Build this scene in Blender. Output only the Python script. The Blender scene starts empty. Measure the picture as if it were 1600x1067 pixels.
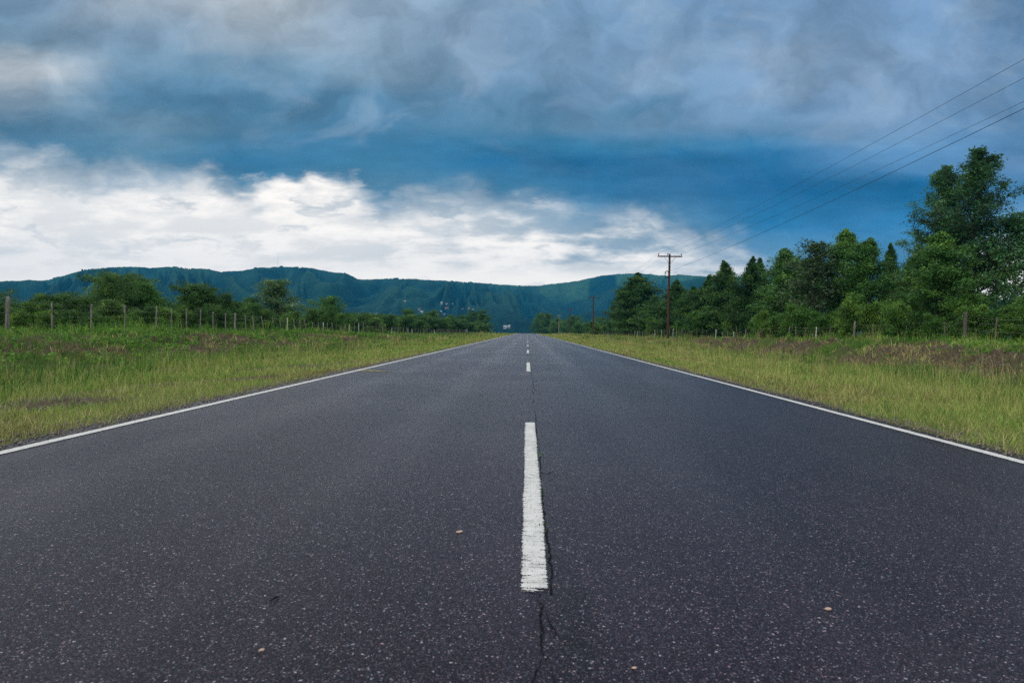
import bpy, math, random
import numpy as np
from mathutils import Vector, Matrix
from mathutils.bvhtree import BVHTree

R = math.radians
sc = bpy.context.scene
COL = sc.collection

# ----------------------------------------------------------------- camera
CAM_Z = 0.83
ROLL, YAW, PITCH = R(1.05), R(1.27), R(0.88)
fwd = Vector((-math.sin(YAW) * math.cos(PITCH), math.cos(YAW) * math.cos(PITCH), -math.sin(PITCH)))
r0 = Vector((math.cos(YAW), math.sin(YAW), 0))
u0 = r0.cross(fwd)
right = r0 * math.cos(ROLL) + u0 * math.sin(ROLL)
up = u0 * math.cos(ROLL) - r0 * math.sin(ROLL)
cam_d = bpy.data.cameras.new('camera')
cam = bpy.data.objects.new('camera', cam_d)
COL.objects.link(cam)
cam.matrix_world = Matrix(((right.x, up.x, -fwd.x, 0), (right.y, up.y, -fwd.y, 0), (right.z, up.z, -fwd.z, CAM_Z), (0, 0, 0, 1)))
cam_d.sensor_fit = 'HORIZONTAL'
cam_d.sensor_width = 36
cam_d.lens = 24
cam_d.clip_start = 0.05
cam_d.clip_end = 20000
cam_d.dof.use_dof = True
cam_d.dof.focus_distance = 6.0
cam_d.dof.aperture_fstop = 5.6
sc.camera = cam
FPX = 1600 * 24 / 36


def ray(px, py):
    """direction through a point of the 1600 x 1067 photograph"""
    return (right * (px - 800) + up * (533.5 - py) + fwd * FPX).normalized()


def lateral(px, y, py=515):
    d = ray(px, py)
    return d.x / d.y * y


def height_at(px, py, y):
    d = ray(px, py)
    return CAM_Z + d.z / d.y * y


EDGE = 3.78      # asphalt edge from the road's centre
XC = 0.04        # road centre

# ----------------------------------------------------------------- helpers
def hsh(ix, iy, seed):
    n = (ix.astype(np.int64) * 374761393 + iy.astype(np.int64) * 668265263 + seed * 1442695041) & 0x7fffffff
    n = ((n ^ (n >> 13)) * 1274126177) & 0x7fffffff
    n = (n ^ (n >> 16)) & 0xffff
    return n / 65535.0


def vnoise(x, y, seed=0):
    x = np.asarray(x, float); y = np.asarray(y, float)
    ix = np.floor(x); iy = np.floor(y)
    fx = x - ix; fy = y - iy
    fx = fx * fx * (3 - 2 * fx); fy = fy * fy * (3 - 2 * fy)
    a = hsh(ix, iy, seed); b = hsh(ix + 1, iy, seed); c = hsh(ix, iy + 1, seed); d = hsh(ix + 1, iy + 1, seed)
    return (a * (1 - fx) + b * fx) * (1 - fy) + (c * (1 - fx) + d * fx) * fy


def fbm(x, y, seed=0, o=4):
    s = 0; a = .5; t = 0
    x = np.asarray(x, float); y = np.asarray(y, float)
    for i in range(o):
        s = s + a * vnoise(x * 2 ** i + i * 17.3, y * 2 ** i + i * 9.1, seed + i)
        t += a; a *= .5
    return s / t


def sst(a, b, x):
    t = np.clip((np.asarray(x, float) - a) / (b - a), 0, 1)
    return t * t * (3 - 2 * t)


def np_mesh(name, verts, quads=None, tris=None, attrs=None, smooth=False):
    me = bpy.data.meshes.new(name)
    verts = np.asarray(verts, np.float32)
    nq = 0 if quads is None else len(quads)
    nt = 0 if tris is None else len(tris)
    me.vertices.add(len(verts))
    me.vertices.foreach_set('co', verts.ravel())
    idx = []
    if nq: idx.append(np.asarray(quads, np.int32).ravel())
    if nt: idx.append(np.asarray(tris, np.int32).ravel())
    idx = np.concatenate(idx)
    me.loops.add(len(idx))
    me.loops.foreach_set('vertex_index', idx)
    me.polygons.add(nq + nt)
    st = np.concatenate([np.arange(nq) * 4, nq * 4 + np.arange(nt) * 3]).astype(np.int32)
    me.polygons.foreach_set('loop_start', st)
    me.update(calc_edges=True)
    if smooth:
        me.polygons.foreach_set('use_smooth', np.ones(nq + nt, bool))
    for k, v in (attrs or {}).items():
        a = me.attributes.new(k, 'FLOAT', 'POINT')
        a.data.foreach_set('value', np.asarray(v, np.float32))
    me.validate()
    return me


def link(name, me, mat, parent=None):
    o = bpy.data.objects.new(name, me)
    COL.objects.link(o)
    if mat is not None and len(me.materials) == 0:
        me.materials.append(mat)
    if parent: o.parent = parent
    return o


def tag(o, label=None, cat=None, group=None, kind=None):
    if label: o['label'] = label
    if cat: o['category'] = cat
    if group: o['group'] = group
    if kind: o['kind'] = kind
    return o


def empty(name, loc, label, cat, group=None, rz=0):
    o = bpy.data.objects.new(name, None)
    COL.objects.link(o)
    o.location = loc
    o.rotation_euler = (0, 0, rz)
    o.empty_display_size = .3
    return tag(o, label, cat, group)


def copy_tree(o, parent=None):
    c = o.copy()
    COL.objects.link(c)
    if parent: c.parent = parent
    for ch in list(o.children):
        copy_tree(ch, c)
    return c


class MB:
    """collects tubes and boxes into one mesh"""
    def __init__(s):
        s.v = []; s.q = []; s.t = []; s.n = 0

    def add(s, v, q=(), t=()):
        v = np.asarray(v, float).reshape(-1, 3)
        s.v.append(v)
        if len(q): s.q.append(np.asarray(q, int) + s.n)
        if len(t): s.t.append(np.asarray(t, int) + s.n)
        s.n += len(v)

    def tube(s, pts, rad, k=6, cap=True):
        pts = np.asarray(pts, float); n = len(pts)
        rad = np.broadcast_to(np.asarray(rad, float), (n,))
        tg = np.gradient(pts, axis=0)
        tg /= np.linalg.norm(tg, axis=1)[:, None] + 1e-9
        ref = np.array([0., 0, 1]) if abs(tg[:, 2]).mean() < .8 else np.array([1., 0, 0])
        a = np.cross(tg, ref); a /= np.linalg.norm(a, axis=1)[:, None] + 1e-9
        b = np.cross(tg, a)
        th = np.arange(k) * 2 * math.pi / k
        v = pts[:, None, :] + rad[:, None, None] * (np.cos(th)[None, :, None] * a[:, None, :] + np.sin(th)[None, :, None] * b[:, None, :])
        i = np.arange(n - 1)[:, None] * k; j = np.arange(k)[None, :]; j2 = (j + 1) % k
        q = np.stack([i + j, i + j2, i + k + j2, i + k + j], -1).reshape(-1, 4)
        v = v.reshape(-1, 3); t = []
        if cap:
            v = np.vstack([v, pts[0], pts[-1]])
            for jj in range(k):
                t.append((n * k, (jj + 1) % k, jj))
                t.append((n * k + 1, (n - 1) * k + jj, (n - 1) * k + (jj + 1) % k))
        s.add(v, q, t)

    def box(s, c, d, rz=0.):
        c = np.asarray(c, float); d = np.asarray(d, float) / 2
        v = np.array([(x, y, z) for z in (-1, 1) for y in (-1, 1) for x in (-1, 1)], float) * d
        if rz:
            cs, sn = math.cos(rz), math.sin(rz)
            v = np.stack([v[:, 0] * cs - v[:, 1] * sn, v[:, 0] * sn + v[:, 1] * cs, v[:, 2]], 1)
        s.add(v + c, [(0, 2, 3, 1), (4, 5, 7, 6), (0, 1, 5, 4), (2, 6, 7, 3), (0, 4, 6, 2), (1, 3, 7, 5)])

    def mesh(s, name, smooth=False, attrs=None):
        return np_mesh(name, np.vstack(s.v), np.vstack(s.q) if s.q else None, np.vstack(s.t) if s.t else None, attrs, smooth)


# ----------------------------------------------------------------- node helpers
class NT:
    def __init__(s, tree):
        s.t = tree; s.n = tree.nodes; s.l = tree.links

    def _in(s, sock, val):
        if isinstance(val, bpy.types.NodeSocket): s.l.new(val, sock)
        elif val is not None: sock.default_value = val

    def new(s, typ, **kw):
        n = s.n.new(typ)
        for k, v in kw.items(): setattr(n, k, v)
        return n

    def math(s, op, a, b=None, c=None, clamp=False):
        n = s.new('ShaderNodeMath', operation=op, use_clamp=clamp)
        s._in(n.inputs[0], a); s._in(n.inputs[1], b); s._in(n.inputs[2], c)
        return n.outputs[0]

    def vmath(s, op, a, b=None):
        n = s.new('ShaderNodeVectorMath', operation=op)
        s._in(n.inputs[0], a); s._in(n.inputs[1], b)
        return n.outputs[0]

    def mapr(s, v, a, b, c=0., d=1., smooth=True):
        n = s.new('ShaderNodeMapRange')
        n.interpolation_type = 'SMOOTHSTEP' if smooth else 'LINEAR'
        s._in(n.inputs[0], v)
        for i, x in enumerate((a, b, c, d)): s._in(n.inputs[1 + i], x)
        return n.outputs[0]

    def mix(s, f, a, b, blend='MIX'):
        n = s.new('ShaderNodeMix', data_type='RGBA', blend_type=blend)
        n.clamp_factor = True
        s._in(n.inputs[0], f); s._in(n.inputs[6], a); s._in(n.inputs[7], b)
        return n.outputs[2]

    def noise(s, vec, scale, detail=4, rough=.5, dim='3D', out=0):
        n = s.new('ShaderNodeTexNoise', noise_dimensions=dim)
        s._in(n.inputs['Vector'], vec)
        n.inputs['Scale'].default_value = scale
        n.inputs['Detail'].default_value = detail
        n.inputs['Roughness'].default_value = rough
        return n.outputs[out]

    def voro(s, vec, scale, dim='2D', rnd=1.):
        n = s.new('ShaderNodeTexVoronoi', voronoi_dimensions=dim)
        s._in(n.inputs['Vector'], vec)
        n.inputs['Scale'].default_value = scale
        n.inputs['Randomness'].default_value = rnd
        return n.outputs['Distance'], n.outputs['Color']

    def lobes(s, vec, scale, detail=2., rough=.5):
        n = s.new('ShaderNodeTexVoronoi', voronoi_dimensions='2D', feature='F1')
        n.normalize = True
        s._in(n.inputs['Vector'], vec)
        n.inputs['Scale'].default_value = scale
        n.inputs['Detail'].default_value = detail
        n.inputs['Roughness'].default_value = rough
        n.inputs['Lacunarity'].default_value = 2.3
        return n.outputs['Distance']

    def attr(s, name):
        n = s.new('ShaderNodeAttribute', attribute_name=name)
        return n.outputs['Fac']

    def comb(s, x, y, z):
        n = s.new('ShaderNodeCombineXYZ')
        s._in(n.inputs[0], x); s._in(n.inputs[1], y); s._in(n.inputs[2], z)
        return n.outputs[0]

    def sep(s, v):
        n = s.new('ShaderNodeSeparateXYZ'); s._in(n.inputs[0], v)
        return n.outputs[0], n.outputs[1], n.outputs[2]

    def ramp(s, f, stops, interp='LINEAR'):
        n = s.new('ShaderNodeValToRGB')
        cr = n.color_ramp; cr.interpolation = interp
        while len(cr.elements) < len(stops): cr.elements.new(.5)
        for e, (p, c) in zip(cr.elements, stops):
            e.position = p
        for e, (p, c) in zip(cr.elements, stops):
            e.position = p; e.color = (*c[:3], 1)
        s._in(n.inputs[0], f)
        return n.outputs[0]


def material(name):
    m = bpy.data.materials.new(name); m.use_nodes = True
    m.node_tree.nodes.clear()
    t = NT(m.node_tree)
    out = t.new('ShaderNodeOutputMaterial')
    return m, t, out


def principled(t, out, col, rough=.8, spec=.3, normal=None, metallic=0.):
    p = t.new('ShaderNodeBsdfPrincipled')
    t._in(p.inputs['Base Color'], col)
    t._in(p.inputs['Roughness'], rough)
    t._in(p.inputs['Specular IOR Level'], spec)
    t._in(p.inputs['Metallic'], metallic)
    if normal is not None: t.l.new(normal, p.inputs['Normal'])
    if out is not None: t.l.new(p.outputs[0], out.inputs[0])
    return p


def bump(t, h, strength, dist):
    b = t.new('ShaderNodeBump')
    b.inputs['Strength'].default_value = strength
    b.inputs['Distance'].default_value = dist
    t.l.new(h, b.inputs['Height'])
    return b.outputs[0]


def pos(t):
    return t.new('ShaderNodeNewGeometry').outputs['Position']


def objc(t):
    return t.new('ShaderNodeTexCoord').outputs['Object']


def lin(c):
    return tuple(((x / 255) / 12.92 if x / 255 <= .04045 else ((x / 255 + .055) / 1.055) ** 2.4) for x in c)


# ----------------------------------------------------------------- materials
def m_asphalt():
    m, t, out = material('asphalt')
    p = pos(t)
    big = t.noise(p, .35, 3, .55)
    mid = t.noise(p, 2.3, 4, .6)
    fine = t.noise(p, 170, 3, .7)
    x, y, z = t.sep(p)
    # wheel tracks polished a little paler, the old patches along the lane a little darker
    wob = t.math('MULTIPLY', t.math('SUBTRACT', t.noise(p, .12, 2), .5), .9)
    xa = t.math('ABSOLUTE', t.math('ADD', x, wob))
    trk = t.math('ABSOLUTE', t.math('SUBTRACT', xa, 1.75))
    trk = t.math('ABSOLUTE', t.math('SUBTRACT', trk, .75))
    trk = t.mapr(trk, 0., .42, 1., 0.)
    long = t.noise(t.vmath('MULTIPLY', p, (1.1, .06, 1)), 1.2, 3, .6)
    base = t.mix(t.mapr(big, .40, .60), (.0095, .0072, .0125, 1), (.0175, .0138, .0205, 1))
    base = t.mix(t.math('MULTIPLY', trk, .75), base, (.027, .0235, .030, 1))
    base = t.mix(t.math('MULTIPLY', t.mapr(long, .46, .66), .8), base, (.006, .005, .009, 1))
    base = t.mix(t.mapr(mid, .3, .75, 0, .30), base, (.007, .006, .010, 1))
    base = t.mix(t.mapr(fine, .42, .75, 0, .75), base, (.046, .040, .050, 1))
    base = t.mix(t.mapr(fine, .56, .32, 0, .8), base, (.005, .005, .009, 1))
    # aggregate chips, three sizes
    wn_ = t.vmath('ADD', t.vmath('MULTIPLY', t.noise(p, 55, 2, .5, out=1), (.014, .014, 0)), t.vmath('MULTIPLY', t.noise(p, 230, 2, .6, out=1), (.006, .006, 0)))
    wp = t.vmath('ADD', p, wn_)
    # sealed seam and drips along the centre line
    seam = t.math('ABSOLUTE', t.math('SUBTRACT', x, XC + .10))
    seam = t.math('MULTIPLY', t.mapr(seam, .16, .02), t.mapr(t.noise(t.vmath('MULTIPLY', p, (2, .35, 1)), 1.6, 3, .6), .42, .60))
    base = t.mix(t.math('MULTIPLY', seam, .75), base, (.006, .006, .008, 1))
    d1, c1 = t.voro(wp, 215)
    r1, g1, b1 = t.sep(c1)
    k1 = t.math('MULTIPLY', t.mapr(d1, .46, .30), t.mapr(r1, .60, .92))
    chipc1 = t.mix(g1, (.06, .11, .14, 1), (.19, .14, .15, 1))
    base = t.mix(t.math('MULTIPLY', k1, .6), base, chipc1)
    d2, c2 = t.voro(wp, 140)
    r2, g2, b2 = t.sep(c2)
    k2 = t.math('MULTIPLY', t.mapr(d2, .38, .26), t.mapr(r2, .85, .91))
    chipc2 = t.ramp(g2, [(0, (.16, .30, .33)), (.35, (.42, .42, .43)), (.6, (.36, .24, .24)), (.8, (.25, .25, .30)), (1, (.60, .60, .60))])
    k2 = t.math('MULTIPLY', k2, t.mapr(b2, .0, .9, .08, .72))
    base = t.mix(k2, base, chipc2)
    d3, c3 = t.voro(wp, 78)
    r3, g3, b3 = t.sep(c3)
    k3 = t.math('MULTIPLY', t.mapr(d3, .29, .22), t.mapr(r3, .975, .985))
    chipc3 = t.ramp(g3, [(0, (.30, .38, .40)), (.4, (.42, .42, .42)), (.7, (.36, .25, .22)), (1, (.5, .5, .48))])
    base = t.mix(t.math('MULTIPLY', k3, .75), base, chipc3)
    h = t.math('ADD', t.math('MULTIPLY', fine, .6), t.math('MULTIPLY', t.mapr(d1, .6, .15), .6))
    nb = bump(t, h, .42, .003)
    rough = t.mapr(t.math('ADD', t.math('MULTIPLY', trk, .5), t.mapr(big, .35, .65, 0., .5)), 0, 1, .315, .255)
    principled(t, out, t.mix(1., base, (1.12, .99, 1.09, 1), 'MULTIPLY'), rough, .09, nb)
    return m


def m_paint():
    m, t, out = material('road_paint')
    p = pos(t)
    n = t.noise(t.vmath('MULTIPLY', p, (.35, 1, 1)), 60, 4, .65)
    col = t.mix(n, (.50, .49, .46, 1), (.70, .69, .66, 1))
    dirt = t.noise(p, 9, 4, .6)
    col = t.mix(t.mapr(dirt, .42, .72, 0, .6), col, (.42, .41, .39, 1))
    d1, c1 = t.voro(p, 120)
    r1, g1, b1 = t.sep(c1)
    pit = t.math('MULTIPLY', t.mapr(d1, .4, .3), t.mapr(r1, .86, .9))
    col = t.mix(pit, col, (.12, .12, .13, 1))
    w = t.attr('wear')                       # 0 in the middle of the line, 1 at its edges
    cr = t.noise(t.vmath('MULTIPLY', p, (.14, 1, 1)), 85, 4, .72)
    cr2 = t.noise(t.vmath('MULTIPLY', p, (1, .55, 1)), 190, 3, .7)
    th = t.math('ADD', t.math('ADD', t.math('MULTIPLY', cr, .75), t.math('MULTIPLY', cr2, .30)), t.math('MULTIPLY', t.math('POWER', w, 3.), .26))
    gone = t.mapr(th, .60, .655)
    b = principled(t, None, col, .7, .3, bump(t, n, .4, .003))
    tr = t.new('ShaderNodeBsdfTransparent')
    mx = t.new('ShaderNodeMixShader')
    t.l.new(gone, mx.inputs[0]); t.l.new(b.outputs[0], mx.inputs[1]); t.l.new(tr.outputs[0], mx.inputs[2])
    t.l.new(mx.outputs[0], out.inputs[0])
    return m


def m_plain(name, col, rough=.8, spec=.3, var=.25, scale=8., bumpd=0.):
    m, t, out = material(name)
    o = objc(t)
    n = t.noise(o, scale, 4, .6)
    dark = tuple(c * (1 - var) for c in col) + (1,)
    lite = tuple(min(1, c * (1 + var)) for c in col) + (1,)
    c = t.mix(t.mapr(n, .3, .7), dark, lite)
    principled(t, out, c, rough, spec, bump(t, n, .6, bumpd) if bumpd else None)
    return m


def m_wood(name, dark, lite, stretch=(14, 14, 1.2)):
    m, t, out = material(name)
    o = objc(t)
    n = t.noise(t.vmath('MULTIPLY', o, stretch), 2.2, 5, .65)
    n2 = t.noise(o, 3., 3, .6)
    c = t.mix(t.mapr(n, .32, .7), (*dark, 1), (*lite, 1))
    c = t.mix(t.mapr(n2, .45, .75, 0, .5), c, (*[x * .55 for x in dark], 1))
    principled(t, out, c, .85, .2, bump(t, n, .7, .01))
    return m


def m_foliage(name, dark, mid, lite, trans=.30):
    m, t, out = material(name)
    tint = t.attr('tint')
    rnd = t.new('ShaderNodeObjectInfo').outputs['Random']
    c = t.ramp(tint, [(0, dark), (.5, mid), (1, lite)])
    hs = t.new('ShaderNodeHueSaturation')
    t.l.new(t.mapr(rnd, 0, 1, .484, .512, smooth=False), hs.inputs['Hue'])
    t.l.new(t.mapr(rnd, 0, 1, 1.38, .80, smooth=False), hs.inputs['Value'])
    t.l.new(c, hs.inputs['Color'])
    c = hs.outputs[0]
    b = principled(t, None, c, .5, .25)
    tr = t.new('ShaderNodeBsdfTranslucent')
    t.l.new(t.mix(.5, c, (.10, .16, .02, 1)), tr.inputs[0])
    mx = t.new('ShaderNodeMixShader'); mx.inputs[0].default_value = trans
    t.l.new(b.outputs[0], mx.inputs[1]); t.l.new(tr.outputs[0], mx.inputs[2])
    t.l.new(mx.outputs[0], out.inputs[0])
    return m


def m_grass():
    m, t, out = material('grass')
    tint = t.attr('tint')                    # 0 green .. 1 straw, a property of each blade
    lum = t.attr('lum')
    c = t.ramp(tint, [(0, (.028, .098, .012)), (.3, (.085, .225, .022)), (.55, (.215, .325, .050)), (.75, (.45, .45, .15)), (.9, (.42, .33, .15)), (1, (.14, .100, .045))])
    v = t.mapr(lum, 0, 1, .55, 1.35, smooth=False)
    c = t.mix(1., c, t.comb(v, v, v), 'MULTIPLY')
    b = principled(t, None, c, .6, .2)
    tr = t.new('ShaderNodeBsdfTranslucent')
    t.l.new(c, tr.inputs[0])
    mx = t.new('ShaderNodeMixShader'); mx.inputs[0].default_value = .30
    t.l.new(b.outputs[0], mx.inputs[1]); t.l.new(tr.outputs[0], mx.inputs[2])
    t.l.new(mx.outputs[0], out.inputs[0])
    return m


def m_ground():
    m, t, out = material('ground')
    p = pos(t)
    d = t.attr('dirt'); dry = t.attr('dry')
    n = t.noise(p, 1.7, 6, .65)
    n2 = t.noise(p, 14, 5, .7)
    g = t.mix(t.mapr(n, .3, .7), (.035, .060, .012, 1), (.075, .105, .022, 1))
    g = t.mix(dry, g, (.13, .15, .045, 1))
    g = t.mix(t.mapr(n2, .45, .7, 0, .6), g, (.04, .035, .02, 1))
    so = t.mix(t.mapr(n2, .3, .7), (.018, .013, .008, 1), (.095, .068, .036, 1))
    dv, cv = t.voro(p, 28)
    st = t.sep(cv)[0]
    so = t.mix(t.math('MULTIPLY', t.mapr(dv, .45, .3), t.mapr(st, .6, .8)), so, (.20, .165, .145, 1))
    far = t.mapr(t.sep(p)[1], 300, 900)
    nf = t.noise(p, .02, 6, .7)
    g = t.mix(far, g, t.mix(t.mapr(nf, .35, .65), (.016, .035, .016, 1), (.045, .07, .02, 1)))
    c = t.mix(t.math('ADD', d, t.math('MULTIPLY', t.math('SUBTRACT', n2, .5), .5), clamp=True), g, so)
    principled(t, out, c, .95, .1, bump(t, t.math('ADD', n2, n), .8, .05))
    return m


def m_hill():
    m, t, out = material('hill_forest')
    p = pos(t)
    n = t.noise(p, .0045, 5, .6)
    n2 = t.noise(p, .03, 5, .7)
    n3 = t.noise(t.vmath('MULTIPLY', p, (1, 1, 2.)), .11, 4, .75)
    c = t.mix(t.mapr(n, .35, .65), (.002, .017, .024, 1), (.006, .034, .030, 1))
    c = t.mix(t.mapr(n2, .48, .68, 0, .75), c, (.010, .046, .032, 1))
    c = t.mix(t.mapr(n3, .44, .60, 0, .55), c, (.004, .016, .014, 1))
    gr = t.attr('grass_litcrest')
    c = t.mix(t.math('MULTIPLY', gr, t.mapr(n2, .25, .6, .35, 1.)), c, (.040, .100, .052, 1))  # ridge-top grass, and paler spur crests that paint in the light on the folds
    principled(t, out, c, .95, .05, bump(t, n3, .35, 8.))
    return m


M = {}
M['asphalt'] = m_asphalt()
M['paint'] = m_paint()
M['crack'] = m_plain('crack_dark', (.006, .006, .008), .95, .1, .3, 40)
M['grass'] = m_grass()
M['ground'] = m_ground()
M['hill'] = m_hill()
M['post'] = m_wood('weathered_post', (.085, .075, .064), (.28, .26, .23))
M['post_dark'] = m_wood('dark_post', (.05, .04, .034), (.15, .125, .105))
M['concrete'] = m_plain('concrete_post', (.40, .42, .40), .85, .2, .2, 9, .01)
M['pole'] = m_wood('creosote_pole', (.030, .017, .013), (.085, .048, .038))
M['pole_pale'] = m_wood('pale_pole', (.18, .16, .12), (.34, .30, .22))
M['steel'] = m_plain('galvanised_steel', (.20, .20, .21), .55, .5, .25, 20)
M['wire'] = m_plain('fence_wire', (.36, .35, .34), .6, .5, .2, 5)
M['cable'] = m_plain('cable_black', (.010, .012, .016), .6, .3, .2, 5)
M['porcelain'] = m_plain('insulator_brown', (.05, .028, .022), .3, .5, .15, 20)
M['bark'] = m_wood('bark', (.035, .026, .020), (.12, .095, .075), (5, 5, 1))
M['bark_grey'] = m_wood('bark_grey', (.06, .052, .045), (.19, .165, .14), (5, 5, 1))
M['leaf_euc'] = m_foliage('leaves_dark', (.015, .052, .020), (.044, .124, .032), (.12, .235, .046))
M['leaf_big'] = m_foliage('leaves_bluegreen', (0.0133, 0.0587, 0.0336), (0.0367, 0.1253, 0.0505), (0.1034, 0.2349, 0.0715), .25)
M['leaf_round'] = m_foliage('leaves_mid', (0.0216, 0.0822, 0.0231), (0.0667, 0.1840, 0.0378), (0.1584, 0.3132, 0.0589))
M['leaf_purple'] = m_foliage('leaves_purplish', (.020, .052, .026), (.050, .100, .046), (.10, .155, .075), .25)
M['leaf_shrub'] = m_foliage('leaves_shrub', (.024, .080, .016), (.075, .185, .030), (.17, .31, .05))
M['leaf_thicket'] = m_foliage('leaves_thicket', (.018, .060, .018), (.058, .150, .034), (.15, .27, .052))
M['leaf_willow'] = m_foliage('leaves_pale', (.045, .100, .048), (.12, .225, .095), (.22, .34, .12))
M['weed'] = m_foliage('weed_leaves', (.030, .100, .012), (.075, .210, .022), (.17, .33, .04), .3)
M['white_wall'] = m_plain('white_render', (.40, .40, .40), .85, .2, .12, .6)
M['cream_wall'] = m_plain('cream_render', (.36, .29, .25), .85, .2, .12, .6)
M['tile'] = m_plain('roof_tile', (.25, .11, .075), .85, .2, .3, 2)
M['roof_grey'] = m_plain('roof_grey', (.40, .42, .44), .7, .3, .15, 2)
M['window'] = m_plain('dark_glass', (.02, .025, .03), .15, .5, .1, 2)
M['stone'] = m_plain('tan_pebble', (.46, .33, .26), .8, .3, .25, 60, .001)
M['gravel'] = m_plain('gravel', (.16, .135, .12), .9, .2, .55, 30)
M['straw'] = m_plain('straw', (.42, .34, .13), .8, .2, .25, 30)
M['orange'] = m_plain('orange_petal', (.75, .28, .02), .7, .2, .15, 60)

# ----------------------------------------------------------------- ground shape


def crest(y):
    y = np.asarray(y, float)
    d = np.clip(y - 260, 0, None)
    z = np.where(d < 110, -1e-4 * d * d, -1.21 - .022 * (d - 110))
    return np.maximum(z, -12.)


def ground_z(x, y, rough=True):
    x = np.asarray(x, float) - XC
    y = np.asarray(y, float)
    L = np.abs(x)
    left = np.interp(L, [0, 3.6, 3.75, 5, 8, 11, 13.5, 16, 18.5, 21, 25, 45, 120, 400], [-.10, -.10, -.046, -.09, -.28, -.38, -.28, .12, .32, .36, .36, .34, .1, 0])
    rite = np.interp(L, [0, 3.6, 3.75, 5, 8, 10.5, 12.8, 14.6, 16, 18.5, 25, 45, 120, 400], [-.10, -.10, -.046, -.08, -.26, -.32, -.16, .46, .58, .62, .62, .6, .2, 0])
    kl = 1 - 1.35 * sst(45, 125, y) + .35 * sst(150, 260, y)
    kr = 1 - .75 * sst(38, 80, y) - .2 * sst(80, 150, y)
    z = np.where(x < 0, np.where(left > -.05, np.where(L > 12, left * kl - .35 * sst(13, 20, L) * sst(60, 125, y), left), left), np.where(L > 11, rite * kr, rite))
    w = sst(4.0, 8, L)
    if rough:
        z = z + w * ((fbm(x * .33, y * .33, 5) - .5) * (.24 + .26 * sst(8, 12, L)) + (fbm(x * 1.3, y * 1.3, 9, 3) - .5) * .12 * (1 - sst(60, 150, y)))
        # the ragged cut on the right bank
        cut = sst(11.5, 13, L) * (1 - sst(16, 18, L)) * (x > 0) * (1 - sst(60, 90, y))
        z = z + cut * ((fbm(x * .9, y * .5, 33, 4) - .5) * .6 + (vnoise(x * 2.2, y * 1.3, 34) - .5) * .26)
        cutl = sst(11.5, 13.5, L) * (1 - sst(17, 19, L)) * (x < 0) * (1 - sst(60, 90, y))
        z = z + cutl * ((fbm(x * .8, y * .45, 71, 4) - .5) * .5 + (vnoise(x * 2.2, y * 1.3, 72) - .5) * .22)
    return z + crest(y)


def dirt_f(x, y):
    x = np.asarray(x, float) - XC; y = np.asarray(y, float); L = np.abs(x)
    n = fbm(x * .55, y * .28, 21, 4)
    nr = fbm(x * .5, y * .22, 47, 4)
    near = (1 - sst(70, 120, y))
    l = (x < 0) * near * np.maximum(sst(.46, .57, n) * sst(11.5, 13.5, L) * (1 - sst(16.2, 18, L)),
                                   sst(.47, .58, fbm(x * .8, y * .5, 61, 4)) * sst(4.3, 4.8, L) * (1 - sst(5.6, 7.0, L)) * (1 - sst(14, 22, y)))
    r = (x > 0) * near * sst(.32, .46, nr) * sst(12.0, 13.0, L) * (1 - sst(15.4, 16.8, L))
    e = .6 * (1 - sst(3.8, 4.0, L + .3 * (fbm(x * 2, y * 1.1, 3, 3) - .5)))
    return np.clip(np.maximum(np.maximum(l, r), e * .8), 0, 1)


def dry_f(x, y):
    x = np.asarray(x, float) - XC; y = np.asarray(y, float); L = np.abs(x)
    w = (fbm(x * .4, y * .25, 81, 3) - .5) * 3.2
    lim = np.where(x < 0, 8.2, 9.8)
    a = 1 - sst(lim - 4.4, lim + 1.6, L + w)
    return np.clip(a * .95 + .25 * (fbm(x * .25, y * .12, 14) - .4), 0, 1)


def grid_mesh(name, xs, ys, zf, attrs=None, smooth=True):
    X, Y = np.meshgrid(xs, ys)
    Z = zf(X, Y)
    nx, ny = len(xs), len(ys)
    i = (np.arange(ny - 1)[:, None] * nx + np.arange(nx - 1)[None, :])
    q = np.stack([i, i + 1, i + nx + 1, i + nx], -1).reshape(-1, 4)
    at = {k: f(X, Y).ravel() for k, f in (attrs or {}).items()}
    return np_mesh(name, np.stack([X, Y, Z], -1).reshape(-1, 3), q, None, at, smooth)


def ladder(a, step, grow, end):
    v = [a]
    while v[-1] < end:
        v.append(v[-1] + step); step *= grow
    return v


xr = [0, 1.5, 3.0, 3.5, 3.62, 3.75] + list(np.arange(4.0, 24, .28)) + ladder(24, .5, 1.16, 5200)
xs = np.array(sorted([-v for v in xr[1:]] + xr)) + XC
ys = np.array(list(np.arange(-16, 0, 1.)) + list(np.arange(0, 60, .35)) + ladder(60, .45, 1.032, 4800))
ground = link('ground', grid_mesh('ground', xs, ys, ground_z, {'dirt': dirt_f, 'dry': dry_f}), M['ground'])
tag(ground, 'grass verges, banks and fields on both sides of the road', kind='structure')


# ----------------------------------------------------------------- road
def road_z(x, y):
    return -.012 * np.abs(np.asarray(x, float) - XC) + crest(y)


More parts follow.
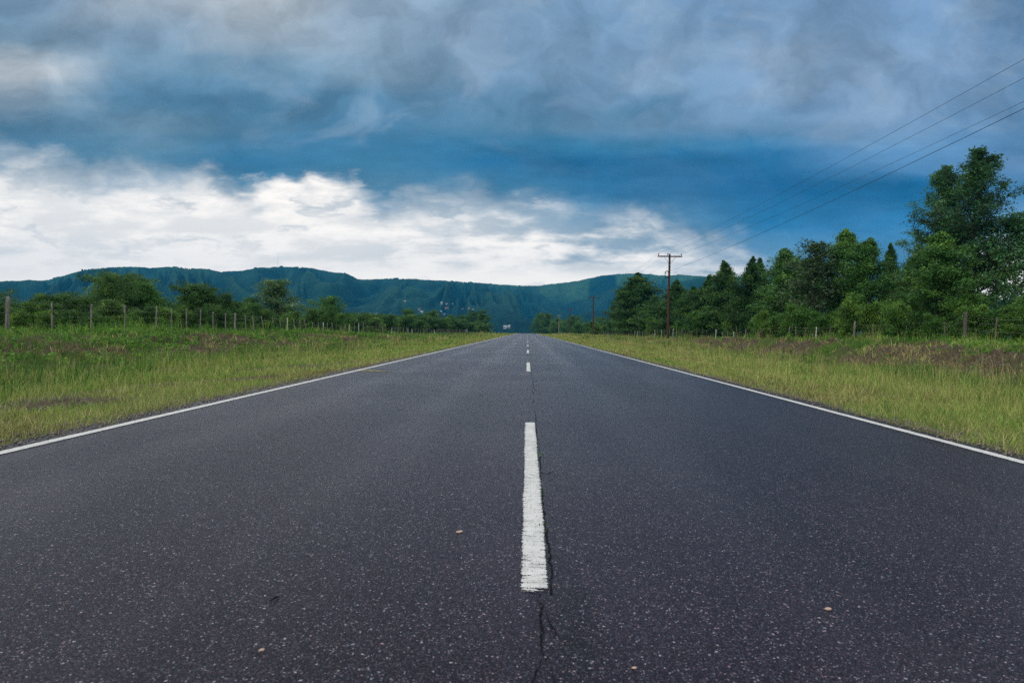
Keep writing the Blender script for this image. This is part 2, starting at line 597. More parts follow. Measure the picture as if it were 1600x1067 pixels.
ryy = np.array(list(np.arange(-16, 40, .25)) + ladder(40, .4, 1.02, 1200))
rows = []
offs = [-EDGE - .05, -EDGE, -3.2, -1.6, 0, 1.6, 3.2, EDGE, EDGE + .05]
V = []
for y in ryy:
    jl = .22 * (float(vnoise(y * .9, 2.2, 3)) - .5) + .06 * (float(vnoise(y * 4, 1.2, 4)) - .5)
    jr = .22 * (float(vnoise(y * .9, 7.2, 5)) - .5) + .06 * (float(vnoise(y * 4, 8.2, 6)) - .5)
    for k, o in enumerate(offs):
        x = XC + o + (jl if k < 2 else jr if k > 6 else 0)
        z = float(road_z(x, y)) - (.09 if k in (0, 8) else 0)
        V.append((x, y, z))
n = len(offs)
i = (np.arange(len(ryy) - 1)[:, None] * n + np.arange(n - 1)[None, :])
Q = np.stack([i, i + 1, i + n + 1, i + n], -1).reshape(-1, 4)
road = link('road', np_mesh('road', V, Q), M['asphalt'])
tag(road, 'straight two-lane asphalt road running to the horizon', kind='structure')


def marking(name, x0, x1, y0, y1, step, jit=.0, seed=0):
    """a thin painted strip; wear attribute runs 0 in the middle to 1 at the edges"""
    yv = [y0]
    while yv[-1] < y1 - 1e-6:
        s = step if yv[-1] < 40 else max(step, 4.)
        yv.append(min(y1, yv[-1] + s))
    yv = np.array(yv)
    cols = np.array([0, .12, .5, .88, 1.])
    wear = np.array([1, .55, 0, .55, 1.])
    Vv = []; W = []
    for y in yv:
        j0 = jit * (float(vnoise(y * 3, seed, 8)) - .5); j1 = jit * (float(vnoise(y * 3, seed + 5, 9)) - .5)
        e = max(0., 1 - min(y - y0, y1 - y) / .05) if y1 - y0 < 10 else 0
        for c, w in zip(cols, wear):
            x = x0 + (x1 - x0) * c + (j0 if c == 0 else j1 if c == 1 else 0)
            Vv.append((x, y, float(road_z(x, y)) + .004)); W.append(max(w, e * .9))
    k = len(cols)
    i = (np.arange(len(yv) - 1)[:, None] * k + np.arange(k - 1)[None, :])
    q = np.stack([i, i + 1, i + k + 1, i + k], -1).reshape(-1, 4)
    return link(name, np_mesh(name, Vv, q, None, {'wear': W}), M['paint'], road)


LINE = 3.52
marking('edge_line', XC - LINE - .055, XC - LINE + .055, -16, 1000, .3, .012, 3)
marking('edge_line', XC + LINE - .055, XC + LINE + .055, -16, 1000, .3, .012, 4)
D0 = CAM_Z * FPX / (928 - 517.5)
for k in range(24):
    y0 = D0 + 11.9 * k
    marking('centre_dash', XC - .050, XC + .050, y0, y0 + 4.05, .05, .010, 20 + k)

# the crack that follows the seam along the centre line
def crack(pts, w, seed):
    rr = random.Random(seed)
    V = []; q = []
    for k, (x, y) in enumerate(pts):
        ww = w * max(.06, rr.uniform(.2, 1.3) * min(1., max(.12, (float(vnoise(y * 2.6, seed, 3)) - .08) * 2.4)))
        V += [(x - ww / 2, y, float(road_z(x, y)) + .0025), (x + ww / 2, y, float(road_z(x, y)) + .0025)]
        if k: q.append((2 * k - 2, 2 * k - 1, 2 * k + 1, 2 * k))
    return link('crack', np_mesh('crack', V, q), M['crack'], road)


rr = random.Random(4)
pts = []; y = .9
x = XC + .03
while y < 2.15:
    x += rr.uniform(-.011, .011)
    x += (XC + .022 - x) * .14
    pts.append((x, y)); y += .018
crack(pts, .0105, 5)
pts = []; y = 2.15
while y < 9.5:
    pts.append((XC + .053 + .004 * math.sin(y * 3.1) + rr.uniform(-.006, .006), y)); y += .03
crack(pts, .0075, 6)
pts = []; y = 9.5
while y < 40:
    pts.append((XC + .075 + .02 * math.sin(y * .31) + rr.uniform(-.012, .012), y)); y += .12
crack(pts, .007, 7)
for sd_, (bx, by, n_, sx_) in enumerate([(XC + .02, 1.72, 16, -.006), (XC + .03, 1.42, 14, .007), (XC + .025, 2.0, 10, .006)]):
    q0 = []; xx = bx
    for k in range(n_):
        xx += sx_ * rr.uniform(.1, 1.4); q0.append((xx, by - k * .016))
    crack(q0, .0045, 40 + sd_)
pts = [(XC + .055 + k * .008, 4.02 - .05 * math.sin(k * .5) - k * .002 + rr.uniform(-.01, .01)) for k in range(12)]
crack(pts, .009, 8)

# ----------------------------------------------------------------- leaf and tree makers
def leaf_quads(rng, C, n, size, aspect=.36, droop=0., out=None):
    """n leaf-sized folded rhombs at centres C with random set"""
    ax = rng.normal(size=(n, 3))
    if out is not None: ax = ax * .75 + out
    ax[:, 2] -= droop
    ax /= np.linalg.norm(ax, axis=1)[:, None] + 1e-9
    rn = rng.normal(size=(n, 3)); rn[:, 2] += .6
    sd = np.cross(ax, rn); sd /= np.linalg.norm(sd, axis=1)[:, None] + 1e-9
    nm = np.cross(sd, ax)
    ln = size * rng.uniform(.6, 1.35, n)[:, None]
    wd = ln * aspect * rng.uniform(.7, 1.3, n)[:, None]
    b = C - ax * ln * .5
    v = np.stack([b, C + sd * wd * .5 + nm * ln * .05, C + ax * ln * .5 - nm * ln * .08, C - sd * wd * .5 + nm * ln * .05], 1)
    return v.reshape(-1, 3)


def make_tree(seed, H, base, prof, nb, twigs, per, size, elev, droop, sig, trunk_r, stems=1, aspect=.36, drop=0., gap=0., lean=.0, spine=True):
    """returns (wood mesh, leaf mesh) of a tree built branch by branch"""
    rng = np.random.default_rng(seed)
    wood = MB()
    LC = []; LO = []; LT = []
    for s in range(stems):
        a0 = rng.uniform(0, 6.28)
        off = np.array([math.cos(a0), math.sin(a0), 0]) * (0 if stems == 1 else rng.uniform(.1, .35) * H * .2)
        hh = H * (1 if s == 0 else rng.uniform(.65, .97))
        spread = 0 if stems == 1 else rng.uniform(.05, .30) * H
        tt = np.linspace(0, 1, 9)
        wob = np.cumsum(rng.normal(0, .012 * H, (9, 2)), axis=0) * (.6 + lean)
        tr = np.stack([off[0] + wob[:, 0] + math.cos(a0) * spread * tt ** 1.3, off[1] + wob[:, 1] + math.sin(a0) * spread * tt ** 1.3, hh * tt], 1)
        tr[0, :2] = off[:2] * .6
        tr[0, 2] = -.25
        trad = trunk_r * (1 - tt * .96) ** .85 * (1 if s == 0 else .7)
        trad[0] *= 1.35
        wood.tube(tr, trad, 7)
        nbs = int(nb / stems) if stems > 1 else nb
        for i in range(nbs):
            t = base + (1 - base) * ((i + rng.uniform(0, 1)) / nbs) ** .92
            if gap and rng.uniform() < gap: continue
            p0 = np.array([np.interp(t, tt, tr[:, k]) for k in range(3)])
            az = i * 2.39996 + rng.normal(0, .45)
            Lb = max(.10, prof(t) * H * rng.uniform(.55, 1.18))
            e = elev(t) + rng.normal(0, .16)
            d = np.array([math.cos(az) * math.cos(e), math.sin(az) * math.cos(e), math.sin(e)])
            side = np.cross(d, [0, 0, 1.]); side /= np.linalg.norm(side) + 1e-9
            ss = np.linspace(0, 1, 5)
            bend = rng.normal(0, .1)
            bp = p0 + d * (Lb * ss)[:, None] + side * (bend * Lb * ss ** 2)[:, None]
            bp[:, 2] -= droop * Lb * ss ** 2
            rb = max(.008, float(np.interp(t, tt, trad)) * .42)
            wood.tube(bp, rb * (1 - ss * .85), 4, cap=False)
            tb = rng.normal(0, .17)
            for k in range(twigs):
                f = .22 + .78 * ((k + rng.uniform(0, 1)) / twigs)
                q = np.array([np.interp(f, ss, bp[:, j]) for j in range(3)])
                tw = rng.normal(size=3); tw[2] = tw[2] * .7 + .1
                tw /= np.linalg.norm(tw)
                ql = Lb * .30 * rng.uniform(.4, 1.1) * (1.15 - f * .5)
                c = q + tw * ql
                wood.tube(np.array([q, (q + c) / 2 + [0, 0, .03 * ql], c]), [rb * .35, rb * .25, rb * .12], 3, cap=False)
                m = max(3, int(per * rng.uniform(.5, 1.5) * min(1.15, .25 + Lb / (.12 * H))))
                sg = sig * min(1.1, .20 + Lb / (.15 * H))
                u = rng.uniform(0, 1.15, m)[:, None]
                pts = q + (c - q) * u + rng.normal(0, 1, (m, 3)) * sg * np.array([1, 1, .75])
                LC.append(pts)
                rad = pts - np.array([p0[0], p0[1], p0[2]])
                rad /= np.linalg.norm(rad, axis=1)[:, None] + 1e-9
                LO.append(rad * .6)
                tint = .47 + tb * 1.2 + rng.normal(0, .15) + rng.normal(0, .08, m)
                LT.append(tint)
        if spine:
            m = int(per * 2.5)
            z = rng.uniform(.55, 1.03, m)
            c = np.stack([np.interp(z, tt, tr[:, k]) for k in range(3)], 1) + rng.normal(0, 1, (m, 3)) * sig * .8 * (1.15 - z)[:, None] * 2
            LC.append(c); LO.append(np.tile([0, 0, .5], (m, 1))); LT.append(.5 + rng.normal(0, .12, m))
    C = np.vstack(LC); O = np.vstack(LO); T = np.clip(np.concatenate(LT), 0, 1)
    keep = C[:, 2] > .05
    C, O, T = C[keep], O[keep], T[keep]
    v = leaf_quads(rng, C, len(C), size, aspect, drop, O)
    q = np.arange(len(C) * 4).reshape(-1, 4)
    wm = wood.mesh('trunk', True)
    lm = np_mesh('crown', v, q, None, {'tint': np.repeat(T, 4)})
    return wm, lm


def ell(t, b=.1, w=.35):
    s = (t - b) / (1 - b)
    return w * math.sqrt(max(0.03, 1 - (2 * s - .85) ** 2 / 1.4))


def proto(name, spec, leaf, bark, parts=('trunk', 'crown')):
    wm, lm = make_tree(**spec)
    if wm: wm.materials.append(bark)
    lm.materials.append(leaf)
    co = np.empty(len(lm.vertices) * 3, np.float32); lm.vertices.foreach_get('co', co)
    co = co.reshape(-1, 3)
    top = float(np.percentile(co[:, 2], 99.8))
    return dict(name=name, w=wm, l=lm, H=top, rad=float(np.percentile(np.hypot(co[:, 0], co[:, 1]), 95)), parts=parts)


P = {}
cone = lambda w: (lambda t: w / .29 * float(np.interp(t, [0, .3, .5, .65, .8, .9, 1], [.24, .29, .255, .20, .115, .058, .012])))
for k in range(3):
    P['cone%d' % k] = proto('conical_tree', dict(seed=11 + k, H=9., base=.07, prof=cone(.29 - .02 * k), nb=96, twigs=8, per=36, size=.19, elev=lambda t: .2 + 1.0 * t, droop=.16, sig=.17, trunk_r=.13, drop=.5), M['leaf_euc'], M['bark'])
for k in range(3):
    P['round%d' % k] = proto('broadleaf_tree', dict(seed=31 + k, H=9., base=.12, prof=lambda t: ell(t, .02, .30), nb=84, twigs=9, per=36, size=.20, elev=lambda t: .15 + 1.15 * t, droop=.10, sig=.20, trunk_r=.15, drop=.35, aspect=.42), M['leaf_round'], M['bark'])
P['big'] = proto('tall_tree', dict(seed=51, H=12., base=.22, prof=lambda t: float(np.interp(t, [0, .22, .4, .55, .68, .8, .9, 1], [.12, .25, .30, .285, .24, .165, .09, .015])), nb=128, twigs=12, per=26, size=.165, elev=lambda t: .35 + .85 * t, droop=.08, sig=.115, trunk_r=.17, drop=.45, aspect=.32, gap=.30), M['leaf_big'], M['bark'])
for k in range(2):
    P['oval%d' % k] = proto('broadleaf_tree', dict(seed=41 + k, H=9., base=.10, prof=lambda t: float(np.interp(t, [0, .2, .42, .62, .78, .9, 1], [.14, .26, .29, .245, .165, .085, .02])), nb=96, twigs=10, per=30, size=.18, elev=lambda t: .3 + .95 * t, droop=.10, sig=.17, trunk_r=.14, drop=.4, aspect=.38, gap=.12), M['leaf_round'], M['bark'])
P['sparse'] = proto('thin_tree', dict(seed=61, H=9., base=.25, prof=lambda t: ell(t, .1, .26), nb=62, twigs=9, per=11, size=.17, elev=lambda t: .45 + .7 * t, droop=.0, sig=.17, trunk_r=.11, aspect=.5), M['leaf_purple'], M['bark'])
P['lace'] = proto('lacy_tree', dict(seed=66, H=7., base=.15, prof=lambda t: ell(t, .1, .40), nb=60, twigs=9, per=12, size=.17, elev=lambda t: .35 + .8 * t, droop=.1, sig=.17, trunk_r=.08, aspect=.5), M['leaf_big'], M['bark'])
for k in range(4):
    P['shrub%d' % k] = proto('shrub', dict(seed=71 + k, H=2.6, base=.06, prof=lambda t: ell(t, 0, .36), nb=50, twigs=8, per=20, size=.125, elev=lambda t: .3 + .9 * t, droop=.1, sig=.12, trunk_r=.035, stems=4, aspect=.4, spine=False), M['leaf_shrub'], M['bark_grey'], ('stems', 'foliage'))
for k in range(4):
    P['thick%d' % k] = proto('thicket_shrub', dict(seed=91 + k, H=4., base=.05, prof=lambda t: ell(t, 0, .40), nb=60, twigs=9, per=30, size=.15, elev=lambda t: .25 + .95 * t, droop=.08, sig=.19, trunk_r=.06, stems=4, aspect=.42, spine=False), M['leaf_thicket'], M['bark_grey'], ('stems', 'foliage'))
P['willow'] = proto('pale_tree', dict(seed=113, H=6.4, base=.12, prof=lambda t: ell(t, .05, .30) * (.8 + .4 * math.sin(t * 12) ** 2), nb=56, twigs=8, per=30, size=.16, elev=lambda t: .5 + .6 * t, droop=.1, sig=.18, trunk_r=.10, drop=.6), M['leaf_willow'], M['bark_grey'])
P['spread'] = proto('spreading_tree', dict(seed=121, H=5.5, base=.15, prof=lambda t: ell(t, .1, .55), nb=60, twigs=9, per=32, size=.16, elev=lambda t: .25 + .7 * t, droop=.0, sig=.18, trunk_r=.12, stems=2, aspect=.42), M['leaf_thicket'], M['bark'])
P['spread1'] = proto('spreading_tree', dict(seed=127, H=5.5, base=.12, prof=lambda t: ell(t, .06, .46) * (.8 + .4 * math.sin(t * 8 + 1) ** 2), nb=60, twigs=9, per=32, size=.16, elev=lambda t: .35 + .7 * t, droop=.0, sig=.17, trunk_r=.11, stems=3, aspect=.42), M['leaf_thicket'], M['bark'])

PL = random.Random(77)


def plant(key, x, y, h, label, cat, group=None, wide=1., name=None, leaf=None, sink=.05, rz=None):
    p = P[key]
    e = empty(name or p['name'], (x, y, float(ground_z(x, y)) - sink), label, cat, group, PL.uniform(0, 6.28) if rz is None else rz)
    s = h / p['H']
    e.scale = (s * wide, s * wide, s)
    link(p['parts'][0], p['w'], None, e)
    o = link(p['parts'][1], p['l'], None, e)
    if leaf:                                # the same leaves in another species' colour
        o.material_slots[0].link = 'OBJECT'
        o.material_slots[0].material = leaf
    return e


def plant_px(key, px, top, y, label, cat, group=None, wide=1., **kw):
    """tree whose top shows at (px, top) in the photograph, standing y metres down the road"""
    x = lateral(px, y, 500)
    h = height_at(px, top, y) - float(ground_z(x, y))
    if wide > 5:                            # a crown width in photograph pixels
        wide = wide / FPX * y / (2 * P[key]['rad'] * h / P[key]['H'])
    return plant(key, x, y, h, label, cat, group, wide, **kw)


# ----------------------------------------------------------------- trees on the right
GT = 'trees behind the right-hand fence'
T = [
    ('big', 1519, 232, 40, 'tallest tree of the row, broad feathery dark crown rising high at the right', 150),
    ('big', 1474, 258, 41.5, 'second tall tree, its thinner top just left of the tallest tree top', 110),
    ('oval0', 1462, 362, 36.5, 'bushy dark green tree standing in front of and left of the tallest tree', 105),
    ('lace', 1588, 330, 38, 'thin open tree right of the tallest tree with bright sky through its leaves', 120),
    ('lace', 1556, 385, 43, 'small lacy tree behind the trunk of the tallest tree', 70),
    ('cone2', 1422, 392, 44, 'narrow dark tree squeezed against the left side of the tallest tree', 62),
    ('cone1', 1391, 380, 58, 'small pale-topped tree left of the tallest tree', 50),
    ('oval1', 1352, 372, 52, 'oval-crowned green tree just right of the pair of tallest middle trees', 88),
    ('oval0', 1314, 359, 55, 'tall bushy green tree in the middle of the row behind the double fence post', 84),
    ('sparse', 1272, 375, 54, 'thin dark tree with sky showing through its open crown', 90),
    ('round0', 1256, 405, 66, 'dark broad tree behind the thin open-crowned tree', 85),
    ('oval1', 1226, 388, 67, 'oval-crowned mid-green tree left of the thin open-crowned tree', 80),
    ('cone0', 1189, 403, 78, 'slim pointed tree, the right one of two close pointed tops', 52),
    ('cone1', 1170, 401, 73, 'pointed tree, the left one of two close pointed tops', 64),
    ('cone2', 1138, 408, 82, 'sharply pointed dark conical tree standing alone above its neighbours', 70),
    ('cone1', 1105, 430, 90, 'green pointed tree a little right of the near utility pole', 66),
    ('cone0', 1079, 448, 96, 'brownish green tree in the gap right of the near utility pole', 56),
    ('cone2', 1054, 437, 104, 'dark conical tree directly behind the near utility pole', 70),
    ('cone1', 1021, 462, 118, 'short dark tree between the near utility pole and the tall cone left of it', 54),
    ('cone0', 1001, 427, 128, 'tall broad conical tree left of the near utility pole', 84),
    ('cone2', 984, 460, 140, 'low green tree between the last two conical trees of the row', 48),
    ('cone2', 966, 454, 158, 'narrow dark tree ending the row at its far end', 42),
]
for i, (k, px, top, y, lab, w) in enumerate(T):
    plant_px(k, px, top, y, lab, 'tree', GT, w)
# more trees filling the wood behind the front row
rb = random.Random(9)
for i in range(34):
    y = rb.uniform(50, 175)
    px0 = 824 + FPX * rb.uniform(29, 40) / y
    if px0 > 1480: continue
    x = lateral(px0, y)
    plant(rb.choice(['oval0', 'oval1', 'cone0', 'cone1', 'round2']), x, y, rb.uniform(5.6, 7.2), 'dark green tree in the shade behind the front row of trees', 'tree', 'trees deep in the right-hand wood', rb.uniform(1.0, 1.25))
# undergrowth along the right fence
GU = 'undergrowth shrubs along the right-hand fence'
U = [(1322, 455, 42, 'shrub1', 'bright yellow-green tall shrub behind the double fence post', 1.0),
     (1400, 472, 35, 'shrub0', 'pale green feathery shrub left of the white concrete post', 1.15),
     (1230, 490, 52, 'shrub2', 'mounded olive shrub behind the leaning fence posts', 1.3),
     (1196, 485, 58, 'shrub3', 'tall loose shrub left of the mounded olive shrub', 1.0),
     (1600, 466, 30, 'shrub1', 'leafy shrub at the right edge under the thin open tree', 1.5),
     (1556, 484, 33, 'shrub2', 'dark green shrub right of the thick grey stump post', 1.3),
     (1520, 486, 35, 'shrub0', 'loose shrub behind the thick grey stump post', 1.3),
     (1466, 488, 33, 'shrub3', 'low shrub between the stump post and the white concrete post', 1.3),
     (1096, 478, 84, 'shrub1', 'broad leafy bush just right of the near utility pole', 1.4)]
for px, top, y, k, lab, w in U:
    plant_px(k, px, top, y, lab, 'shrub', GU, w)
for i in range(74):
    y = 27 + 150 * rb.random() ** 1.5
    L = rb.uniform(20.2, 24.5)
    if L / y > .80: continue
    plant(rb.choice(['shrub0', 'shrub1', 'shrub2', 'shrub3']), XC + L, y, rb.uniform(1.1, 2.3) * (1 + y / 200), 'low leafy shrub in the undergrowth under the right-hand trees', 'shrub', 'low shrubs under the right-hand trees', rb.uniform(1., 1.5))
for i in range(34):
    y = 26 + 95 * rb.random() ** 1.4
    L = rb.uniform(21.4, 24.0)
    if L / y > .84: continue
    plant(rb.choice(['shrub0', 'shrub1', 'shrub2', 'shrub3']), XC - L, y, rb.uniform(.5, 1.25), 'knee-high scrub bush at the foot of the left-hand wire fence', 'shrub', 'scrub at the foot of the left-hand fence', rb.uniform(1.1, 1.8))
for i in range(26):
    y = rb.uniform(165, 300)
    plant(rb.choice(['shrub0', 'thick1', 'shrub2', 'thick3']), XC + rb.uniform(16.5, 30), y, rb.uniform(2.0, 4.2), 'far shrub beside the distant poles on the right', 'shrub', 'far shrubs beside the distant poles', rb.uniform(1.1, 1.5))

# ----------------------------------------------------------------- trees and thicket on the left
GL = 'trees behind the left-hand fence'
TL = [
    ('spread', 4, 446, 40, 'dark round tree cut by the left edge, behind the thick first fence post', 90, None),
    ('spread1', 168, 424, 50, 'largest dark tree of the left thicket with an uneven pointed top', 125, None),
    ('spread', 196, 428, 47, 'leggy tree with a thin twig top in the left thicket', 80, None),
    ('thick2', 236, 441, 49, 'bright green round bush at the right shoulder of the largest left tree', 70, M['leaf_round']),
    ('spread1', 290, 440, 56, 'dark green tree with two small tops, second clump from the left', 85, None),
    ('thick0', 330, 455, 58, 'dark leaning bush at the right of the two-topped tree', 55, None),
    ('willow', 430, 436, 78, 'pale green tall loose tree standing apart in the left thicket', 72, None),
    ('spread', 508, 461, 100, 'olive spreading tree right of the pale tall tree', 80, M['leaf_round']),
    ('spread1', 632, 481, 190, 'small round tree top above the far left hedge', 28, M['leaf_round']),
    ('spread', 668, 484, 215, 'spreading brownish tree above the far left hedge', 44, None),
    ('willow', 755, 490, 285, 'last tree of the left hedge before the road end', 26, M['leaf_thicket']),
]
for k, px, top, y, lab, w, lf in TL:
    plant_px(k, px, top, y, lab, 'tree', GL, w, leaf=lf)
# dense thicket behind the fence
px = -30
rl = random.Random(5)
while px < 560:
    for rowi in range(2):
        y = (24.5 + rowi * 4.5 + rl.uniform(-1., 2.)) * FPX / (824 - px)
        top = 474 if px < 60 else 464 if px < 270 else 472 if px < 420 else 486
        tp = top + rl.uniform(-9, 14) + (0 if rowi else 8)
        plant_px(rl.choice(['thick0', 'thick1', 'thick2', 'thick3']), px + rl.uniform(-8, 8), tp, y, 'dense green shrub in the thicket behind the left-hand wire fence', 'shrub', 'shrubs of the left-hand thicket', rl.uniform(1.15, 1.7), leaf=rl.choice([None, None, M['leaf_shrub']]))
    px += rl.uniform(15, 24)
# the far hedge that runs on to the crest
for i in range(44):
    px = 535 + 228 * (i + rl.random()) / 44
    lat = np.interp(px, [535, 620, 700, 765], [30, 30, 27, 16.5]) + rl.uniform(-1.5, 2.5)
    y = lat * FPX / (826 - px)
    y = min(y, 292)
    tp = np.interp(px, [535, 600, 660, 700, 740, 765], [490, 492, 494, 499, 503, 508]) + rl.uniform(-3, 3)
    plant_px(rl.choice(['thick0', 'thick1', 'thick2', 'thick3']), px, tp, y, 'low dark shrub in the far hedge on the left of the road', 'shrub', 'shrubs of the far left hedge', rl.uniform(1.4, 2.1))

# ----------------------------------------------------------------- hills
sky_px = [(-120, 452), (0, 440), (40, 438), (75, 438), (95, 432), (130, 422), (170, 418), (210, 416.5), (235, 419), (262, 417), (290, 419.5), (320, 420), (345, 425), (375, 423), (400, 419), (440, 417), (480, 418), (510, 424), (540, 427), (560, 437), (600, 436), (640, 436), (700, 439), (760, 443), (800, 446), (840, 447), (870, 443), (900, 439.5), (940, 431), (970, 428), (1000, 427), (1040, 431), (1060, 429.5), (1100, 432), (1150, 433), (1200, 436), (1300, 441), (1400, 448), (1500, 462), (1600, 470), (1750, 480)]
azs, els = [], []
for px, py in sky_px:
    d = ray(px, py)
    azs.append(math.atan2(d.x, d.y)); els.append(d.z / math.hypot(d.x, d.y))
az = np.linspace(R(-46), R(44), 1300)
rr_ = np.concatenate([np.linspace(760, 1500, 60), np.linspace(1512, 3500, 150)])
A, RR = np.meshgrid(az, rr_)
E = np.interp(A, azs, els)
ad = np.degrees(A)
hx, hy = RR * np.sin(A), RR * np.cos(A)
R0 = 2750 + 260 * np.sin(ad * .11 + 1) + 120 * (fbm(ad * .25, 0 * ad, 3) - .5)
rf = 1050 + 260 * (fbm(ad * .3, 0 * ad, 13) - .5)
s = np.clip((RR - rf) / (R0 - rf), 0, 1.3)
bs = np.where(s < 1, .16 * sst(0, .18, s) + .84 * sst(.10, 1.0, s) ** 1.1, 1 - 1.8 * (s - 1) ** 1.2)
sp0 = np.clip(s, 0, 1.2)
wx = (fbm(hx * .0012, hy * .0012, 41, 3) - .5) * 2.2
ad2 = ad + (9. * np.sin(ad * .21 + .6) + 9 * (fbm(ad * .16, 0 * ad + .3, 29, 2) - .5) * 2) * sp0
rd = np.clip(1 - np.abs(fbm(ad2 * .19 + wx * .55, s * 1.35 + wx * .6, 57, 2) - .5) * 5.5, 0, 1)
rd2 = np.clip(1 - np.abs(fbm((ad2 * 1.4 - ad * .5) * .5 + wx * 1.2, s * 2.6 + wx * .6, 77, 2) - .5) * 5.5, 0, 1)
sp = np.clip(s, 0, 1)
amp = np.sin(np.pi * np.clip(sp * .93 + .02, 0, 1)) ** .8
hh = bs * (1 - amp * np.minimum(.9, .60 * sst(0, 1, 1 - rd) + .26 * sst(0, 1, 1 - rd2)))
hh = hh * E * R0 + CAM_Z
mx = ((hh - CAM_Z) / RR).max(axis=0, keepdims=True)
ks = E[:1] / np.maximum(mx, 1e-4)
hh = (hh - CAM_Z) * ks - 13 + 13 * sst(.0, .25, sp)
jit = (fbm(hx * .05, hy * .05, 91, 2) - .5) * 4 + np.maximum(0, vnoise(hx * .05, hy * .05, 93) - .80) * 22
hh = hh + CAM_Z + jit * sst(.02, .12, sp)
ny, nx = A.shape
i = (np.arange(ny - 1)[:, None] * nx + np.arange(nx - 1)[None, :])
q = np.stack([i, i + 1, i + nx + 1, i + nx], -1).reshape(-1, 4)
gra_lit = np.maximum(sst(.80, .98, sp) * sst(.42, .6, fbm(ad * .5, s * 3, 101)) * np.where(ad > 1, 1., .55),   .50 * (.6 * sst(.25, 1., rd) + .4 * sst(.3, 1, rd2)) * sst(.15, .4, sp))  # first term ridge-top grass, second term painted light along the spur crests
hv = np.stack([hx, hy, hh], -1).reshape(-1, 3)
hills = link('hills', np_mesh('hills', hv, q, None, {'grass_litcrest': gra_lit.ravel()}, True), M['hill'])
tag(hills, 'long range of forested hills along the horizon', kind='structure')
bvh = BVHTree.FromPolygons([tuple(v) for v in hv.tolist()], q.tolist())


def on_hill(px, py):
    h, n_, f_, d_ = bvh.ray_cast(Vector((0, 0, CAM_Z)), ray(px, py))
    return h


def house(px, py, wpx, hpx, label, wall, roof, rz=0, gable=True, two=False):
    h = on_hill(px, py)
    if h is None: return
    dist = math.hypot(h.x, h.y)
    k = dist / FPX
    w, ht = wpx * k * .8, hpx * k * .75
    dp = w * .6
    e = empty('house', (h.x, h.y, h.z - 1.5), label, 'house', 'houses on the hillside', math.atan2(-h.x, h.y) + rz)
    b = MB(); b.box((0, 0, ht / 2 + .75), (w, dp, ht + 1.5)); link('wall', b.mesh('wall'), wall, e)
    z0 = ht + 1.5
    if gable:
        o = w * .05; rh = ht * .45
        v = [(-w / 2 - o, -dp / 2 - o, z0), (w / 2 + o, -dp / 2 - o, z0), (w / 2 + o, dp / 2 + o, z0), (-w / 2 - o, dp / 2 + o, z0), (-w / 2 - o, 0, z0 + rh), (w / 2 + o, 0, z0 + rh)]
        me = np_mesh('roof', v, [(0, 1, 5, 4), (2, 3, 4, 5), (0, 3, 2, 1)], [(0, 4, 3), (1, 2, 5)])
    else:
        b = MB(); b.box((0, 0, z0 + .3), (w * 1.05, dp * 1.08, .6)); me = b.mesh('roof')
    link('roof', me, roof, e)
    nwin = max(2, int(w / 5))
    for j in range(nwin):
        b = MB(); b.box((-w / 2 + w * (j + .5) / nwin, -dp / 2 - .02, 1.5 + ht * .5), (w / nwin * .4, .12, ht * .36))
        link('window', b.mesh('window'), M['window'], e)
    return e


house(791, 513.5, 11, 4.5, 'white house standing nearest, low beside the far end of the road', M['white_wall'], M['roof_grey'])
house(796, 513, 4, 7, 'small white tower block at the right end of the nearest white house', M['white_wall'], M['roof_grey'], gable=False)
house(659, 489, 7, 3, 'white house low on the hill above the spreading hedge tree', M['white_wall'], M['roof_grey'])
house(655, 484, 5, 2, 'dull pink house just above the white hedge-top house', M['cream_wall'], M['tile'])
house(690, 476, 4, 4, 'leftmost taller white house of the upper hillside row', M['white_wall'], M['roof_grey'])
house(697, 476.5, 6, 2.6, 'middle long white house of the upper hillside row', M['white_wall'], M['roof_grey'])
house(706, 476.5, 6, 2.6, 'right long white house of the upper hillside row', M['white_wall'], M['roof_grey'])
house(698, 483, 8, 3, 'tile-roofed pinkish house below the upper white row', M['cream_wall'], M['tile'])
house(689, 488, 4, 2.5, 'white small house above the pinkish lower terrace', M['white_wall'], M['roof_grey'])
house(683, 492, 6, 2.4, 'left house of the pinkish lower terrace on the hill', M['cream_wall'], M['tile'])
house(693, 492.5, 6, 2.6, 'right house of the pinkish lower terrace on the hill', M['cream_wall'], M['roof_grey'])
house(722, 484, 5, 2, 'grey-white house in the small cluster right of the tile-roofed house', M['white_wall'], M['roof_grey'])
house(733, 483, 4, 2.4, 'pinkish house in the middle of the small right cluster', M['cream_wall'], M['tile'])
house(739, 484.5, 4, 2, 'rightmost pale house of the small right cluster', M['white_wall'], M['tile'])
house(588, 491.5, 6, 1.8, 'long white shed far left on the lower hillside', M['white_wall'], M['roof_grey'])
house(633, 472, 4, 2, 'lone pale house highest on the dark slope', M['cream_wall'], M['roof_grey'])

